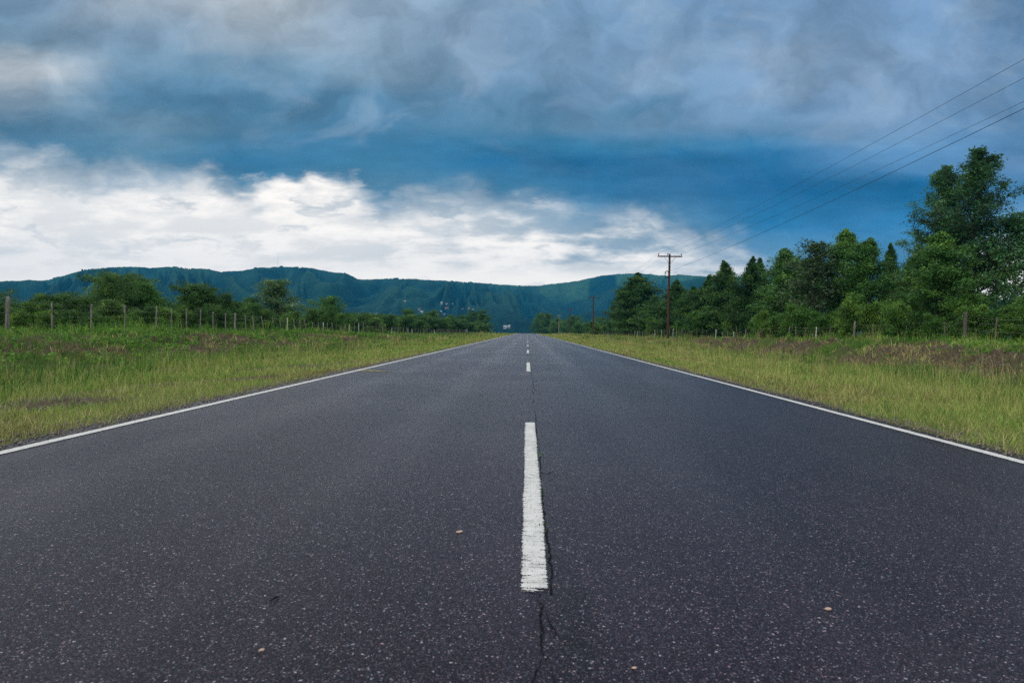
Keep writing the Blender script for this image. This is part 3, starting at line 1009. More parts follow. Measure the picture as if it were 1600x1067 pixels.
# radio mast on the ridge
h = on_hill(434, 418.2) or on_hill(434, 420)
me_ = empty('radio_mast', (h.x, h.y, h.z - 2), 'thin radio mast on top of the left hill', 'mast')
b = MB(); HM = 50.
for kx, ky in ((-.4, -.3), (.4, -.3), (0, .45)):
    b.tube([(kx, ky, 0), (kx * .5, ky * .5, HM)], .09, 4)
for k in range(30):
    f0, f1 = k / 30, (k + 1) / 30
    a = [(-.4, -.3), (.4, -.3), (0, .45)]
    for j in range(3):
        p, q2 = a[j], a[(j + 1) % 3]
        b.tube([(p[0] * (1 - .5 * f0), p[1] * (1 - .5 * f0), HM * f0), (q2[0] * (1 - .5 * f1), q2[1] * (1 - .5 * f1), HM * f1)], .05, 3, cap=False)
link('lattice', b.mesh('lattice'), M['steel'], me_)
b = MB(); b.tube([(0, .08, HM), (0, .08, HM + 6)], .06, 4); link('antenna', b.mesh('antenna'), M['steel'], me_)

# trees between the crest and the foot of the hills
rf_ = random.Random(31)
for i in range(95):
    y = rf_.uniform(330, 980)
    px = rf_.uniform(690, 1010)
    x = lateral(px, y)
    if abs(x) < 11: continue
    if 764 < px < 812: continue
    plant(rf_.choice(['round0', 'round1', 'spread', 'thick0', 'thick2', 'spread1']), x, y, rf_.uniform(.8, 1.3) * (10.5 + .010 * (y - 330) - float(crest(y)) * .55), 'far tree beyond the crest where the road ends', 'tree', 'far trees beyond the crest of the road', rf_.uniform(1., 1.4), sink=.3)

# ----------------------------------------------------------------- fences
def fence(name, label, posts, gz, wires, seed, side, mats):
    rg = random.Random(seed)
    px0, py0 = posts[0][0], posts[0][1]
    z00 = gz(px0, py0)
    e = empty(name, (px0, py0, z00), label, 'fence')
    tops = []
    for x, y, h, r, mat, lx in posts:
        z = gz(x, y)
        k = 7
        zz = np.array([-.3, .02, .35, .7, .9, 1.]) * h
        zz[0] = -.3
        r *= .68
        j = np.array([[rg.uniform(-.012, .012), rg.uniform(-.012, .012)] for _ in zz])
        p = np.stack([x - px0 + lx * zz + j[:, 0], y - py0 + rg.uniform(-.03, .03) * zz + j[:, 1], z - z00 + zz], 1)
        b = MB(); b.tube(p, r * np.array([1.1, 1.08, 1., .95, .93, .8]) * (1 + np.array([rg.uniform(-.1, .1) for _ in zz])), k)
        link('post', b.mesh('post'), mats[mat], e)
        tops.append((x, y, z, h, lx))
    for w in wires:
        b = MB(); pts = []
        for (x, y, z, h, lx) in tops:
            pts.append((x - px0 + lx * w * h, y - py0, z - z00 + w * h + rg.uniform(-.02, .02)))
        pp = []
        for a, c in zip(pts[:-1], pts[1:]):
            for f in (0, .33, .67):
                pp.append((a[0] + (c[0] - a[0]) * f, a[1] + (c[1] - a[1]) * f, a[2] + (c[2] - a[2]) * f - .03 * math.sin(math.pi * f)))
        pp.append(pts[-1])
        b.tube(pp, .0022, 3, cap=False)
        link('wire', b.mesh('wire'), M['wire'], e)
    return e


gz = lambda x, y: float(ground_z(x, y))
rg = random.Random(12)
LX = -21.0
lp = []
for px, top, r, mat, lean in [(-62, 464, .06, 'p', 0), (11, 463, .11, 'p', 0), (82, 473, .055, 'p', -.04), (142, 475, .06, 'p', .01), (195, 477, .065, 'p', 0), (244, 478, .06, 'p', .0), (268, 482, .045, 'p', 0), (291, 482, .055, 'p', .02), (313, 484, .05, 'p', .01), (333, 487, .05, 'p', 0), (352, 489, .045, 'p', 0), (367, 489, .10, 'p', 0), (384, 492, .06, 'p', -.03), (398, 494, .055, 'p', -.12), (413, 494, .055, 'p', -.2), (428, 496, .055, 'p', -.12), (439, 497, .055, 'p', -.1), (449, 496.5, .075, 'c', 0), (460, 498, .05, 'p', -.05), (470, 500, .06, 'p', -.12), (479, 499, .06, 'p', -.2), (489, 504, .055, 'p', -.05), (498, 505, .055, 'p', -.04), (505, 504, .065, 'c', 0), (512, 507, .05, 'p', -.04), (519, 508, .05, 'p', 0), (526, 508, .05, 'd', -.05), (533, 508, .06, 'p', 0), (540, 509, .05, 'p', 0), (546, 509, .06, 'c', 0)]:
    y = LX / (ray(px, 515).x / ray(px, 515).y)
    h = height_at(px, top, y) - gz(LX, y)
    lp.append((LX, y, max(1.05, min(1.7, h)), r, mat, lean))
y = lp[-1][1]
while y < 215:
    y += rg.uniform(2.0, 3.0)
    lp.append((LX + max(0, y - 130) * .03 + rg.uniform(-.1, .1), y, rg.uniform(1.25, 1.6), rg.choice([.05, .055, .07]), rg.choice('ppppcd'), rg.uniform(-.07, .05)))
    if len(lp) > 84: break
MF = {'p': M['post'], 'c': M['concrete'], 'd': M['post_dark']}
fence('fence', 'wire fence on weathered grey posts along the left grass bank', lp, gz, (.30, .55, .78, .95), 3, -1, MF)
rp = []
RX = 19.2
for px, top, r, mat, lean in [(1672, 494, .06, 'd', 0), (1555, 496, .05, 'd', .03), (1508, 487, .115, 'd', -.02), (1476, 503, .045, 'd', 0), (1414, 499, .05, 'c', .05), (1386, 504, .05, 'd', .0), (1364, 506, .05, 'd', .06), (1335, 502, .085, 'p', .0), (1313, 508, .045, 'd', .0), (1296, 511, .05, 'd', .10), (1275, 511, .055, 'c', .03), (1258, 511, .05, 'd', .04), (1244, 511, .05, 'p', -.05), (1233, 509, .055, 'p', .03), (1218, 511, .06, 'p', .20), (1191, 513, .05, 'd', .0), (1165, 514, .065, 'p', .02), (1155, 519, .05, 'd', .05), (1146, 519, .06, 'c', .03), (1137, 519, .05, 'p', .0), (1129, 520, .05, 'p', .03)]:
    d = ray(px, 520)
    y = RX / (d.x / d.y)
    h = height_at(px, top, y) - gz(RX, y)
    rp.append((RX, y, max(.9, min(1.5, h)), r, mat, lean))
y = rp[-1][1]
while y < 205:
    y += rg.uniform(1.9, 2.9)
    rp.append((RX - max(0, y - 110) * .02 + rg.uniform(-.1, .1), y, rg.uniform(1.05, 1.4), rg.choice([.05, .055, .07]), rg.choice('ppcdd'), rg.uniform(-.08, .08)))
    if len(rp) > 76: break
fence('fence', 'low wire fence on mixed wood and concrete posts along the right bank', rp, gz, (.45, .72, .92), 4, 1, MF)

# ----------------------------------------------------------------- utility poles and wires
PX = 14.75
PH = 9.0


def make_pole():
    e = empty('utility_pole', (PX, 72, 0), 'nearest wooden utility pole with crossarm and coiled cable', 'utility pole', 'wooden utility poles along the right of the road')
    b = MB(); zz = np.linspace(-.8, PH, 12)
    b.tube(np.stack([.012 * np.sin(zz), 0 * zz, zz], 1), np.linspace(.155, .105, 12), 12); link('pole', b.mesh('pole', True), M['pole'], e)
    b = MB(); b.box((0, -.17, PH - .28), (2.56, .10, .13)); link('crossarm', b.mesh('crossarm'), M['pole'], e)
    for s_ in (-1, 1):
        b = MB(); b.tube([(s_ * .62, -.20, PH - .33), (s_ * .09, -.14, PH - 1.0)], .018, 4); link('brace', b.mesh('brace'), M['steel'], e)
    for x_ in (-1.18, -.22, 1.18):
        b = MB()
        z0 = PH - .215
        b.tube([(x_, -.17, z0), (x_, -.17, z0 + .10)], .016, 6)
        b.tube([(x_, -.17, z0 + .08), (x_, -.17, z0 + .11), (x_, -.17, z0 + .15), (x_, -.17, z0 + .17), (x_, -.17, z0 + .22), (x_, -.17, z0 + .25)], [.05, .068, .05, .042, .06, .03], 10)
        link('insulator', b.mesh('insulator', True), M['porcelain'], e)
    b = MB()
    for k in range(4):
        th = np.linspace(0, 2 * math.pi, 25)
        b.tube(np.stack([-.26 + (.17 + .012 * k) * np.cos(th), -.12 + .02 * k + 0 * th, PH - 2.15 + (.36 + .012 * k) * np.sin(th)], 1), .022, 5, cap=False)
    b.tube([(-.1, -.08, PH - 2.15), (-.3, -.12, PH - 2.15)], .02, 5)
    link('cable_coil', b.mesh('cable_coil'), M['cable'], e)
    return e


pole_y = [72, 154, 237, 320]
pl = make_pole()
plab = [None, 'second utility pole, seen against the dark hill left of the nearest pole', 'third utility pole, small and dark against the hill', 'farthest utility pole, slim and pale']
pole_pos = []
for k, y in enumerate(pole_y):
    o = pl if k == 0 else copy_tree(pl)
    x = PX
    z = gz(x, y)
    o.location = (x, y, z)
    pole_pos.append((x, y, z))
    o.rotation_euler = (0, R(.0), R([0, 2, -1, 1][k]))
    if k: o['label'] = plab[k]
    if k == 3:
        for ch in o.children:
            if ch.name.startswith(('pole', 'crossarm')):
                ch.material_slots[0].link = 'OBJECT'; ch.material_slots[0].material = M['pole_pale']
wl = [(-1.18, PH + .03, 9.32, .006, 'upper power line from the left end of the crossarms'), (-.22, PH + .03, 9.32, .006, 'middle power line from beside the pole tops'), (1.18, PH + .03, 9.32, .006, 'outer power line from the right end of the crossarms'), (.12, PH - 1.75, 9.25, .0098, 'thick black cable fixed below the crossarms')]
for dx, z1, z0, rad, lab in wl:
    stops = [(PX + dx, -12., z0)] + [(x + dx, y - .17, z + z1) for x, y, z in pole_pos]
    pp = []; rads = []
    for a, c in zip(stops[:-1], stops[1:]):
        for f in np.linspace(0, 1, 15)[:-1]:
            sag = (.75 if rad < .02 else .55) * 4 * f * (1 - f)
            pp.append((a[0] + (c[0] - a[0]) * f, a[1] + (c[1] - a[1]) * f, a[2] + (c[2] - a[2]) * f - sag))
    pp.append(stops[-1])
    pp = np.array(pp)
    b = MB(); b.tube(pp - pp[0], rad, 5, cap=False)
    o = link('power_line' if rad < .02 else 'cable', b.mesh('power_line'), M['cable'])
    o.location = pp[0]
    tag(o, lab, 'power line' if rad < .02 else 'cable', 'overhead lines along the poles')

# ----------------------------------------------------------------- grass, stalks and weeds
def frustum_keep(x, y, m=1.12):
    t_ = (x / np.maximum(y, .1))
    return (t_ > -.775 * m - .02) & (t_ < .745 * m + .02)


def scatter(n, seed, lmin, lmax, ymin=3.6, ymax=280, pw=1.0):
    rng = np.random.default_rng(seed)
    side = np.where(rng.uniform(size=n) < .5, -1., 1.)
    L = lmin + (lmax - lmin) * rng.uniform(size=n) ** 1.15
    u = rng.uniform(size=n)
    y = ymin * (ymax / ymin) ** (u ** pw)
    x = XC + side * L
    k = frustum_keep(x, y)
    return rng, x[k], y[k]


def blades(n, seed, lmin, lmax, hfun, wmin, wk, tintf, lean=.35, dens=None, ymin=3.6, ymax=270, per=12, rad=.13):
    # blades grow in tufts that lean outwards from their middle
    rng, cx, cy = scatter(n // per, seed, lmin, lmax, ymin, ymax)
    if dens is not None:
        k = rng.uniform(size=len(cx)) < dens(cx, cy)
        cx, cy = cx[k], cy[k]
    nt = len(cx)
    tr = rad * rng.uniform(.4, 1.6, nt) * (1 + cy * .012)
    th_ = np.exp(rng.normal(0, .30, nt)); tt_ = rng.normal(0, .11, nt); tl_ = rng.normal(0, .16, nt)
    ox, oy = rng.normal(size=(2, nt, per))
    x = (cx[:, None] + ox * tr[:, None]).ravel(); y = (cy[:, None] + oy * tr[:, None]).ravel()
    out_a = np.arctan2(oy, ox).ravel() + rng.normal(0, .7, nt * per)
    hm, tm, lm_ = np.repeat(th_, per), np.repeat(tt_, per), np.repeat(tl_, per)
    k = np.abs(x - XC) > EDGE - .17
    x, y, out_a, hm, tm, lm_ = x[k], y[k], out_a[k], hm[k], tm[k], lm_[k]
    z = ground_z(x, y) - .01
    m = len(x)
    h = hfun(x, y, rng) * hm
    w = np.maximum(wmin, wk * y) * rng.uniform(.6, 1.4, m)
    a = rng.uniform(0, 2 * math.pi, m)
    b = out_a
    ln = lean * rng.uniform(.2, 1.4, m) * h
    sx, sy = np.cos(a) * w / 2, np.sin(a) * w / 2
    dx, dy = np.cos(b) * ln, np.sin(b) * ln
    p0 = np.stack([x - sx, y - sy, z], 1); p1 = np.stack([x + sx, y + sy, z], 1)
    mx_ = np.stack([x + dx * .35, y + dy * .35, z + h * .62], 1)
    p2 = mx_ + np.stack([sx * .75, sy * .75, 0 * sx], 1); p3 = mx_ - np.stack([sx * .75, sy * .75, 0 * sx], 1)
    tip = np.stack([x + dx, y + dy, z + h * (1 - .12 * (ln / h) ** 2)], 1)
    v = np.stack([p0, p1, p2, p3, tip], 1).reshape(-1, 3)
    base = np.arange(m)[:, None] * 5
    q = base + np.array([[0, 1, 2, 3]]); t = base + np.array([[3, 2, 4]])
    tint = np.clip(tintf(x, y, rng) + tm, 0, 1)
    lum = np.clip(rng.normal(.5, .22, m) + lm_, 0, 1)
    return v, q, t, np.repeat(tint, 5), np.repeat(lum, 5)


def L_(x): return np.abs(x - XC)


def h_main(x, y, rng):
    L = L_(x)
    tall = sst(4.8, 9.5, L) * sst(.44, .64, fbm(x * .45, y * .22, 151, 4))
    h = .04 + .085 * fbm(x * 1.7, y * 1.2, 8, 3) + .21 * tall * (1 - .5 * sst(12, 15, L))
    return h * rng.uniform(.45, 1.35, len(x))


def t_main(x, y, rng):
    d = dry_f(x, y)
    L = L_(x)
    n = fbm(x * .7, y * .4, 133, 4) - .5
    n2 = vnoise(x * 3.1, y * 2.3, 139) - .5
    rt = np.where(x > 0, sst(8.5, 13, L) * .20, 0)
    return .15 + .56 * d + n * .92 + n2 * .34 + rt + rng.normal(0, .12, len(x)) + (rng.uniform(size=len(x)) < .13) * .32


def dens(x, y):
    return np.clip(1.03 - dirt_f(x, y) * 1.02, .03, 1) * sst(3.66, 3.84, L_(x) + .30 * (vnoise(x * 3, y * 2.2, 19) - .5)) * (.45 + .85 * fbm(x * 1.6, y * 1.2, 191, 3))


def patch(x, y):
    return sst(.52, .66, fbm(x * .6, y * .35, 171, 3))


sets = [
    blades(640000, 1, 3.62, 23.5, h_main, .004, .00050, t_main, .85, dens),
    blades(230000, 2, 3.62, 10.5, lambda x, y, r: (.05 + .09 * sst(4.2, 8, L_(x))) * r.uniform(.6, 1.4, len(x)), .004, .0005, lambda x, y, r:   .66 + r.normal(0, .12, len(x)) - .15 * (fbm(x * .8, y * .6, 55, 3) - .3), .7, dens, 3.6, 120),
    # straw-coloured flowering stalks standing above the rest
    blades(60000, 3, 6.5, 19, lambda x, y, r: (.28 + .34 * fbm(x * .4, y * .3, 6, 3)) * r.uniform(.6, 1.25, len(x)), .0022, .00028, lambda x, y, r: r.uniform(.66, .97, len(x)), .28, lambda x, y: dens(x, y) * np.where(x > 0, .85, .45) * (1 - .65 * sst(12, 14, L_(x))), 4.5, 230),
    # dead brown litter on the broken banks
    blades(42000, 4, 11, 17.5, lambda x, y, r: .16 * r.uniform(.4, 1.5, len(x)), .006, .0007, lambda x, y, r: r.uniform(.86, 1., len(x)), 1.6, lambda x, y: sst(.1, .5, dirt_f(x, y)) * .9 + .05, 8, 110),
    # long grass below the fences
    blades(60000, 7, 17.5, 24, lambda x, y, r: (.05 + .14 * fbm(x * .5, y * .4, 66, 3)) * r.uniform(.5, 1.3, len(x)), .006, .0006, lambda x, y, r: .22 + .5 * (fbm(x * .5, y * .4, 67, 3) - .3) + r.normal(0, .12, len(x)), .4, None, 18, 200),
    # tall grass under the trees behind the right fence
    blades(26000, 8, 19.6, 24.5, lambda x, y, r: np.where(x > 0, .25 + .55 * fbm(x * .6, y * .4, 68, 3), .55 * sst(.35, .7, fbm(x * .6, y * .3, 70, 3)) + .10) * r.uniform(.5, 1.2, len(x)), .007, .0006, lambda x, y, r: .25 + .5 * (fbm(x * .5, y * .4, 69, 3) - .3) + r.normal(0, .12, len(x)), .4, None, 18, 180),
    # rank green clumps
    blades(60000, 9, 7, 21, lambda x, y, r: (.18 + .18 * fbm(x * .5, y * .4, 16, 3)) * r.uniform(.6, 1.3, len(x)), .007, .0007, lambda x, y, r: .12 + r.normal(0, .07, len(x)), .45, lambda x, y: patch(x, y) * np.where(x < 0, 1., .5), 6, 130),
]
vs, qs, ts, a1, a2 = [], [], [], [], []
off = 0
for v, q, t, tt_, lu in sets:
    vs.append(v); qs.append(q + off); ts.append(t + off); a1.append(tt_); a2.append(lu); off += len(v)
grass = link('grass', np_mesh('grass', np.vstack(vs), np.vstack(qs), np.vstack(ts), {'tint': np.concatenate(a1), 'lum': np.concatenate(a2)}), M['grass'])
tag(grass, 'green and straw-coloured grass covering both verges and banks', kind='stuff')

# loose gravel spilled along both asphalt edges and in the bare patch on the left
rng = np.random.default_rng(88)
n_ = 15000
sd_ = np.where(rng.uniform(size=n_) < .5, -1., 1.)
Lg = EDGE + rng.normal(.10, .16, n_)
pat = rng.uniform(size=n_) < .45
Lg = np.where(pat, rng.uniform(4.1, 7.2, n_), Lg)
sd_ = np.where(pat, -1., sd_)
yg = 3.8 * (12.) ** rng.uniform(size=n_)
xg = XC + sd_ * Lg
kp = frustum_keep(xg, yg) & (Lg > EDGE - .20) & (~pat | (dirt_f(xg, yg) > .35))
xg, yg = xg[kp], yg[kp]
on = np.abs(xg - XC) < EDGE
zg = np.where(on, road_z(xg, yg), ground_z(xg, yg))
sz = rng.uniform(.004, .014, len(xg)) * (1 + yg * .02)
oc = np.array([(1, 0, 0), (0, 1, 0), (-1, 0, 0), (0, -1, 0), (0, 0, .8), (0, 0, -.5)], float)
V = (oc[None] * (1 + rng.normal(0, .22, (len(xg), 6, 1)))) * sz[:, None, None]
an = rng.uniform(0, 6.28, len(xg))
V = np.stack([V[..., 0] * np.cos(an)[:, None] - V[..., 1] * np.sin(an)[:, None], V[..., 0] * np.sin(an)[:, None] + V[..., 1] * np.cos(an)[:, None], V[..., 2]], -1) + np.stack([xg, yg, zg + sz * .3], 1)[:, None, :]
tri = np.array([(0, 1, 4), (1, 2, 4), (2, 3, 4), (3, 0, 4), (1, 0, 5), (2, 1, 5), (3, 2, 5), (0, 3, 5)])
gravel = link('gravel', np_mesh('gravel', V.reshape(-1, 3), None, (np.arange(len(xg))[:, None, None] * 6 + tri[None]).reshape(-1, 3)), M['gravel'])
tag(gravel, 'loose grey-brown gravel spilled along the asphalt edges', kind='stuff')

# broad-leaved weeds
rng, x, y = scatter(26000, 15, 9.5, 21.5, 8, 110)
k = rng.uniform(size=len(x)) < (patch(x + 7, y) * .9 + .10) * np.where(x < 0, 1., .25) * sst(10.5, 15, L_(x))
x, y = x[k], y[k]
z = ground_z(x, y)
m = len(x)
per = 16
hgt = rng.uniform(.08, .30, m)
C = np.repeat(np.stack([x, y, z], 1), per, 0)
uu = rng.uniform(0.1, 1, m * per)
sp_ = np.repeat(hgt, per)
C = C + np.stack([rng.normal(0, .3, m * per) * sp_, rng.normal(0, .3, m * per) * sp_, uu * sp_], 1)
v = leaf_quads(rng, C, len(C), .085, .55, .1)
wt = np.repeat(np.clip(rng.normal(.55, .25, m), 0, 1), per)
weeds = link('weeds', np_mesh('weeds', v, np.arange(len(C) * 4).reshape(-1, 4), None, {'tint': np.repeat(wt, 4)}), M['weed'])
tag(weeds, 'broad-leaved green weeds scattered over the banks', kind='stuff')


# ----------------------------------------------------------------- small things on the road
def on_road(px, py):
    d = ray(px, py)
    s_ = -CAM_Z / d.z
    x, y = d.x * s_, d.y * s_
    return x, y, float(road_z(x, y))


def pebble(px, py, w, label, mat, seed, flat=.35):
    rg_ = np.random.default_rng(seed)
    x, y, z = on_road(px, py)
    n1, n2 = 10, 7
    V = []
    rad = 1 + rg_.normal(0, .10, (n2, n1))
    for i_ in range(n2):
        ph = -math.pi / 2 + math.pi * (i_ + .5) / n2
        for j_ in range(n1):
            th = 2 * math.pi * j_ / n1
            V.append((w / 2 * math.cos(ph) * math.cos(th) * rad[i_, j_], w / 2 * .7 * math.cos(ph) * math.sin(th) * rad[i_, j_], w * flat / 2 * (math.sin(ph) + .8)))
    q_ = [(i_ * n1 + j_, i_ * n1 + (j_ + 1) % n1, (i_ + 1) * n1 + (j_ + 1) % n1, (i_ + 1) * n1 + j_) for i_ in range(n2 - 1) for j_ in range(n1)]
    V += [(0, 0, 0), (0, 0, w * flat / 2 * 1.8)]
    t_ = [(len(V) - 2, (j_ + 1) % n1, j_) for j_ in range(n1)] + [(len(V) - 1, (n2 - 1) * n1 + j_, (n2 - 1) * n1 + (j_ + 1) % n1) for j_ in range(n1)]
    o = link('pebble', np_mesh('pebble', V, q_, t_, None, True), mat)
    o.location = (x, y, z); o.rotation_euler = (0, 0, rg_.uniform(0, 1))
    return tag(o, label, 'pebble', 'pebbles on the asphalt')


pebble(1294, 947, .024, 'large tan pebble on the asphalt of the right lane', M['stone'], 1)
pebble(718, 829.5, .034, 'long thin tan chip on the asphalt left of the near centre dash', M['stone'], 2, .15)
pebble(409, 1011, .017, 'pale tan pebble at the bottom left of the road', M['stone'], 3)
pebble(991, 1042, .014, 'small pinkish pebble near the bottom edge right of the crack', M['stone'], 4)

# dry stalk lying across the left lane
x, y, z = on_road(586, 577.5)
b = MB(); b.tube([(-.30, -.02, .012), (-.1, .01, .016), (.1, 0, .012), (.32, .02, .010)], [.006, .009, .008, .004], 5)
o = link('dry_stalk', b.mesh('dry_stalk'), M['straw']); o.location = (x, y, z)
tag(o, 'dry yellow stalk lying across the left lane beside the edge line', 'stalk')
# twig
x, y, z = on_road(428, 931)
b = MB(); b.tube([(-.006, -.02, .003), (0, 0, .005), (.008, .018, .003)], [.002, .0035, .002], 5)
o = link('twig', b.mesh('twig'), M['cable']); o.location = (x, y, z)
tag(o, 'short black twig lying on the asphalt in the left lane', 'twig')

# weeds rooted in the crack beside the near dash
for k, (px, py, hh_) in enumerate([(843, 712, .012), (848, 770, .015), (852, 826, .018)]):
    x, y, z = on_road(px, py)
    rg_ = np.random.default_rng(k)
    n_ = 15
    C = np.stack([rg_.normal(0, .010, n_), rg_.normal(0, .05, n_), rg_.uniform(.003, hh_, n_)], 1)
    o = link('weed_tuft', np_mesh('weed_tuft', leaf_quads(rg_, C, n_, .013, .4), np.arange(n_ * 4).reshape(-1, 4), None, {'tint': np.repeat(rg_.uniform(.1, .6, n_), 4)}), M['weed'])
    o.location = (x, y, z)
    tag(o, ['tiny weed in the crack by the far end of the near dash', 'tiny weed in the crack by the middle of the near dash', 'tiny weed in the crack by the near half of the near dash'][k], 'weed', 'weeds in the centre crack')

# orange flower on the right bank
d = ray(1389, 550)
yy = 26.; xx = d.x / d.y * yy
e = empty('flower', (xx, yy, gz(xx, yy)), 'single orange flower low on the broken right bank', 'flower')
b = MB(); b.tube([(0, 0, -.02), (.01, 0, .12), (0, 0, .24)], .006, 4); link('stem', b.mesh('stem'), M['straw'], e)
V = []; t_ = []
for k in range(8):
    a_ = k * math.pi / 4
    c_, s_ = math.cos(a_), math.sin(a_)
    n0 = len(V)
    V += [(0, 0, .24), (.06 * c_ - .025 * s_, .06 * s_ + .025 * c_, .26), (.10 * c_, .10 * s_, .25), (.06 * c_ + .025 * s_, .06 * s_ - .025 * c_, .26)]
    t_.append((n0, n0 + 3, n0 + 2, n0 + 1))
link('petals', np_mesh('petals', V, t_), M['orange'], e)

# ----------------------------------------------------------------- haze
hz, t, out = material('haze')
pv = t.new('ShaderNodeVolumePrincipled')
pv.inputs['Color'].default_value = (.02, .40, .82, 1)
pv.inputs['Density'].default_value = .00012
pv.inputs['Anisotropy'].default_value = .0
t.l.new(pv.outputs[0], out.inputs['Volume'])
b = MB(); b.box((0, 1800, 185), (7800, 4000, 420))
o = link('haze', b.mesh('haze'), hz)
tag(o, 'pale blue air between the road and the hills', kind='stuff')

# ----------------------------------------------------------------- sky and sun
SUN_EL, SUN_AZ = R(40), R(232)              # azimuth clockwise from the road's direction: behind, to the left
w = bpy.data.worlds.new('World')
sc.world = w
w.use_nodes = True
w.node_tree.nodes.clear()
t = NT(w.node_tree)
wout = t.new('ShaderNodeOutputWorld')
skt = t.new('ShaderNodeTexSky', sky_type='NISHITA')
skt.sun_disc = False
skt.sun_elevation = SUN_EL
skt.sun_rotation = SUN_AZ
bg1 = t.new('ShaderNodeBackground'); bg1.inputs[1].default_value = .10
t.l.new(skt.outputs[0], bg1.inputs[0])
dirv = t.new('ShaderNodeTexCoord').outputs['Generated']
dx, dy, dz = t.sep(dirv)
dys = t.math('MAXIMUM', dy, .08)
p = t.math('DIVIDE', dx, dys); q = t.math('DIVIDE', dz, dys)
cr_, sr_ = math.cos(ROLL), math.sin(ROLL)
# sky table: world-fixed projection of the sky ahead along the road
U = t.math('ADD', t.math('MULTIPLY', t.math('ADD', t.math('MULTIPLY', p, cr_), t.math('MULTIPLY', q, sr_)), FPX), 824)
Vv = t.math('SUBTRACT', 517.5, t.math('MULTIPLY', t.math('SUBTRACT', t.math('MULTIPLY', q, cr_), t.math('MULTIPLY', p, sr_)), FPX))
cv = t.comb(t.math('MULTIPLY', U, 1 / 1000), t.math('MULTIPLY', Vv, 1 / 420), 0.)
wn = t.noise(cv, 3.0, 3, .5, out=1, dim='2D')
wa, wb, _ = t.sep(wn)
cv2 = t.comb(t.math('MULTIPLY', U, 1 / 430), t.math('MULTIPLY', Vv, 1 / 120), 3.)
f1 = t.noise(cv2, 2.2, 5, .60, dim='2D')
wn2 = t.noise(cv2, 5.0, 5, .62, out=1, dim='2D')
wa2, wb2, _ = t.sep(wn2)
ce = lambda s_, k_: t.math('MULTIPLY', t.math('SUBTRACT', s_, .5), k_)
U2 = t.math('ADD', t.math('ADD', U, ce(wa, 150)), ce(wa2, 50))
V2 = t.math('ADD', t.math('ADD', Vv, ce(wb, 40)), ce(wb2, 26))
fx = t.math('MULTIPLY', U2, 1 / 1600, clamp=True)
rowsky = [
    (-60, [(108, 138, 165), (155, 172, 186), (188, 197, 205), (150, 172, 192), (128, 158, 186), (108, 148, 186), (104, 145, 186), (114, 150, 190), (94, 137, 180)]),
    (0, [(108, 137, 163), (172, 184, 194), (200, 207, 212), (150, 171, 190), (128, 158, 185), (106, 147, 184), (100, 142, 184), (116, 150, 191), (92, 136, 180)]),
    (55, [(122, 148, 166), (122, 148, 170), (172, 186, 196), (145, 168, 189), (122, 152, 182), (110, 147, 180), (124, 157, 192), (112, 150, 190), (80, 127, 175)]),
    (105, [(216, 218, 216), (116, 146, 168), (104, 142, 167), (134, 161, 182), (114, 149, 179), (110, 147, 180), (134, 163, 196), (130, 161, 195), (94, 135, 179)]),
    (155, [(142, 164, 180), (80, 122, 150), (72, 118, 149), (80, 128, 160), (96, 140, 172), (94, 139, 173), (122, 155, 189), (128, 159, 194), (110, 147, 184)]),
    (195, [(82, 124, 151), (116, 150, 172), (76, 122, 152), (64, 121, 157), (82, 134, 166), (84, 134, 167), (104, 147, 184), (122, 156, 192), (74, 124, 170)]),
    (225, [(86, 130, 158), (96, 138, 164), (72, 124, 158), (62, 119, 156), (52, 119, 159), (48, 118, 158), (56, 124, 168), (112, 152, 190), (84, 131, 176)]),
    (255, [(104, 142, 167), (90, 135, 163), (56, 114, 152), (66, 122, 156), (24, 100, 146), (18, 97, 145), (24, 105, 156), (90, 138, 182), (104, 141, 183)]),
    (300, [(150, 170, 190), (130, 160, 182), (96, 140, 168), (88, 134, 164), (64, 125, 162), (22, 99, 147), (8, 93, 146), (12, 99, 152), (66, 124, 172)]),
    (350, [(200, 210, 220), (200, 210, 220), (180, 195, 208), (150, 175, 195), (124, 157, 182), (80, 133, 168), (26, 112, 165), (34, 115, 168), (104, 152, 194)]),
    (400, [(230, 235, 240), (230, 235, 240), (225, 230, 236), (215, 222, 230), (200, 210, 220), (150, 178, 200), (92, 145, 182), (74, 137, 180), (190, 200, 215)]),
]
col = None
for k, (yr, cs) in enumerate(rowsky):
    c = t.ramp(fx, [(j / 8, lin(cc)) for j, cc in enumerate(cs)], 'EASE')
    if col is None: col = c
    else: col = t.mix(t.mapr(V2, rowsky[k - 1][0], yr), col, c)
# cloud texture over the deck: pale wisps and darker folds
cvf = t.comb(t.math('MULTIPLY', U, 1 / 240), t.math('MULTIPLY', Vv, 1 / 170), 9.)
f2 = t.noise(t.vmath('ADD', cvf, t.vmath('MULTIPLY', wn, (1.6, 1.2, 0))), 1.5, 5, .52, dim='2D')
col = t.mix(t.math('MULTIPLY', t.mapr(f2, .44, .72, 0, .52), t.math('MULTIPLY', t.mapr(U, 200, 900, .45, 1.), t.mapr(Vv, 200, 245, 1., .10))), col, (.36, .46, .57, 1))
wn3 = t.noise(t.comb(t.math('MULTIPLY', U, 1 / 230), t.math('MULTIPLY', Vv, 1 / 190), 0.), 1.6, 4, .5, out=1, dim='2D')
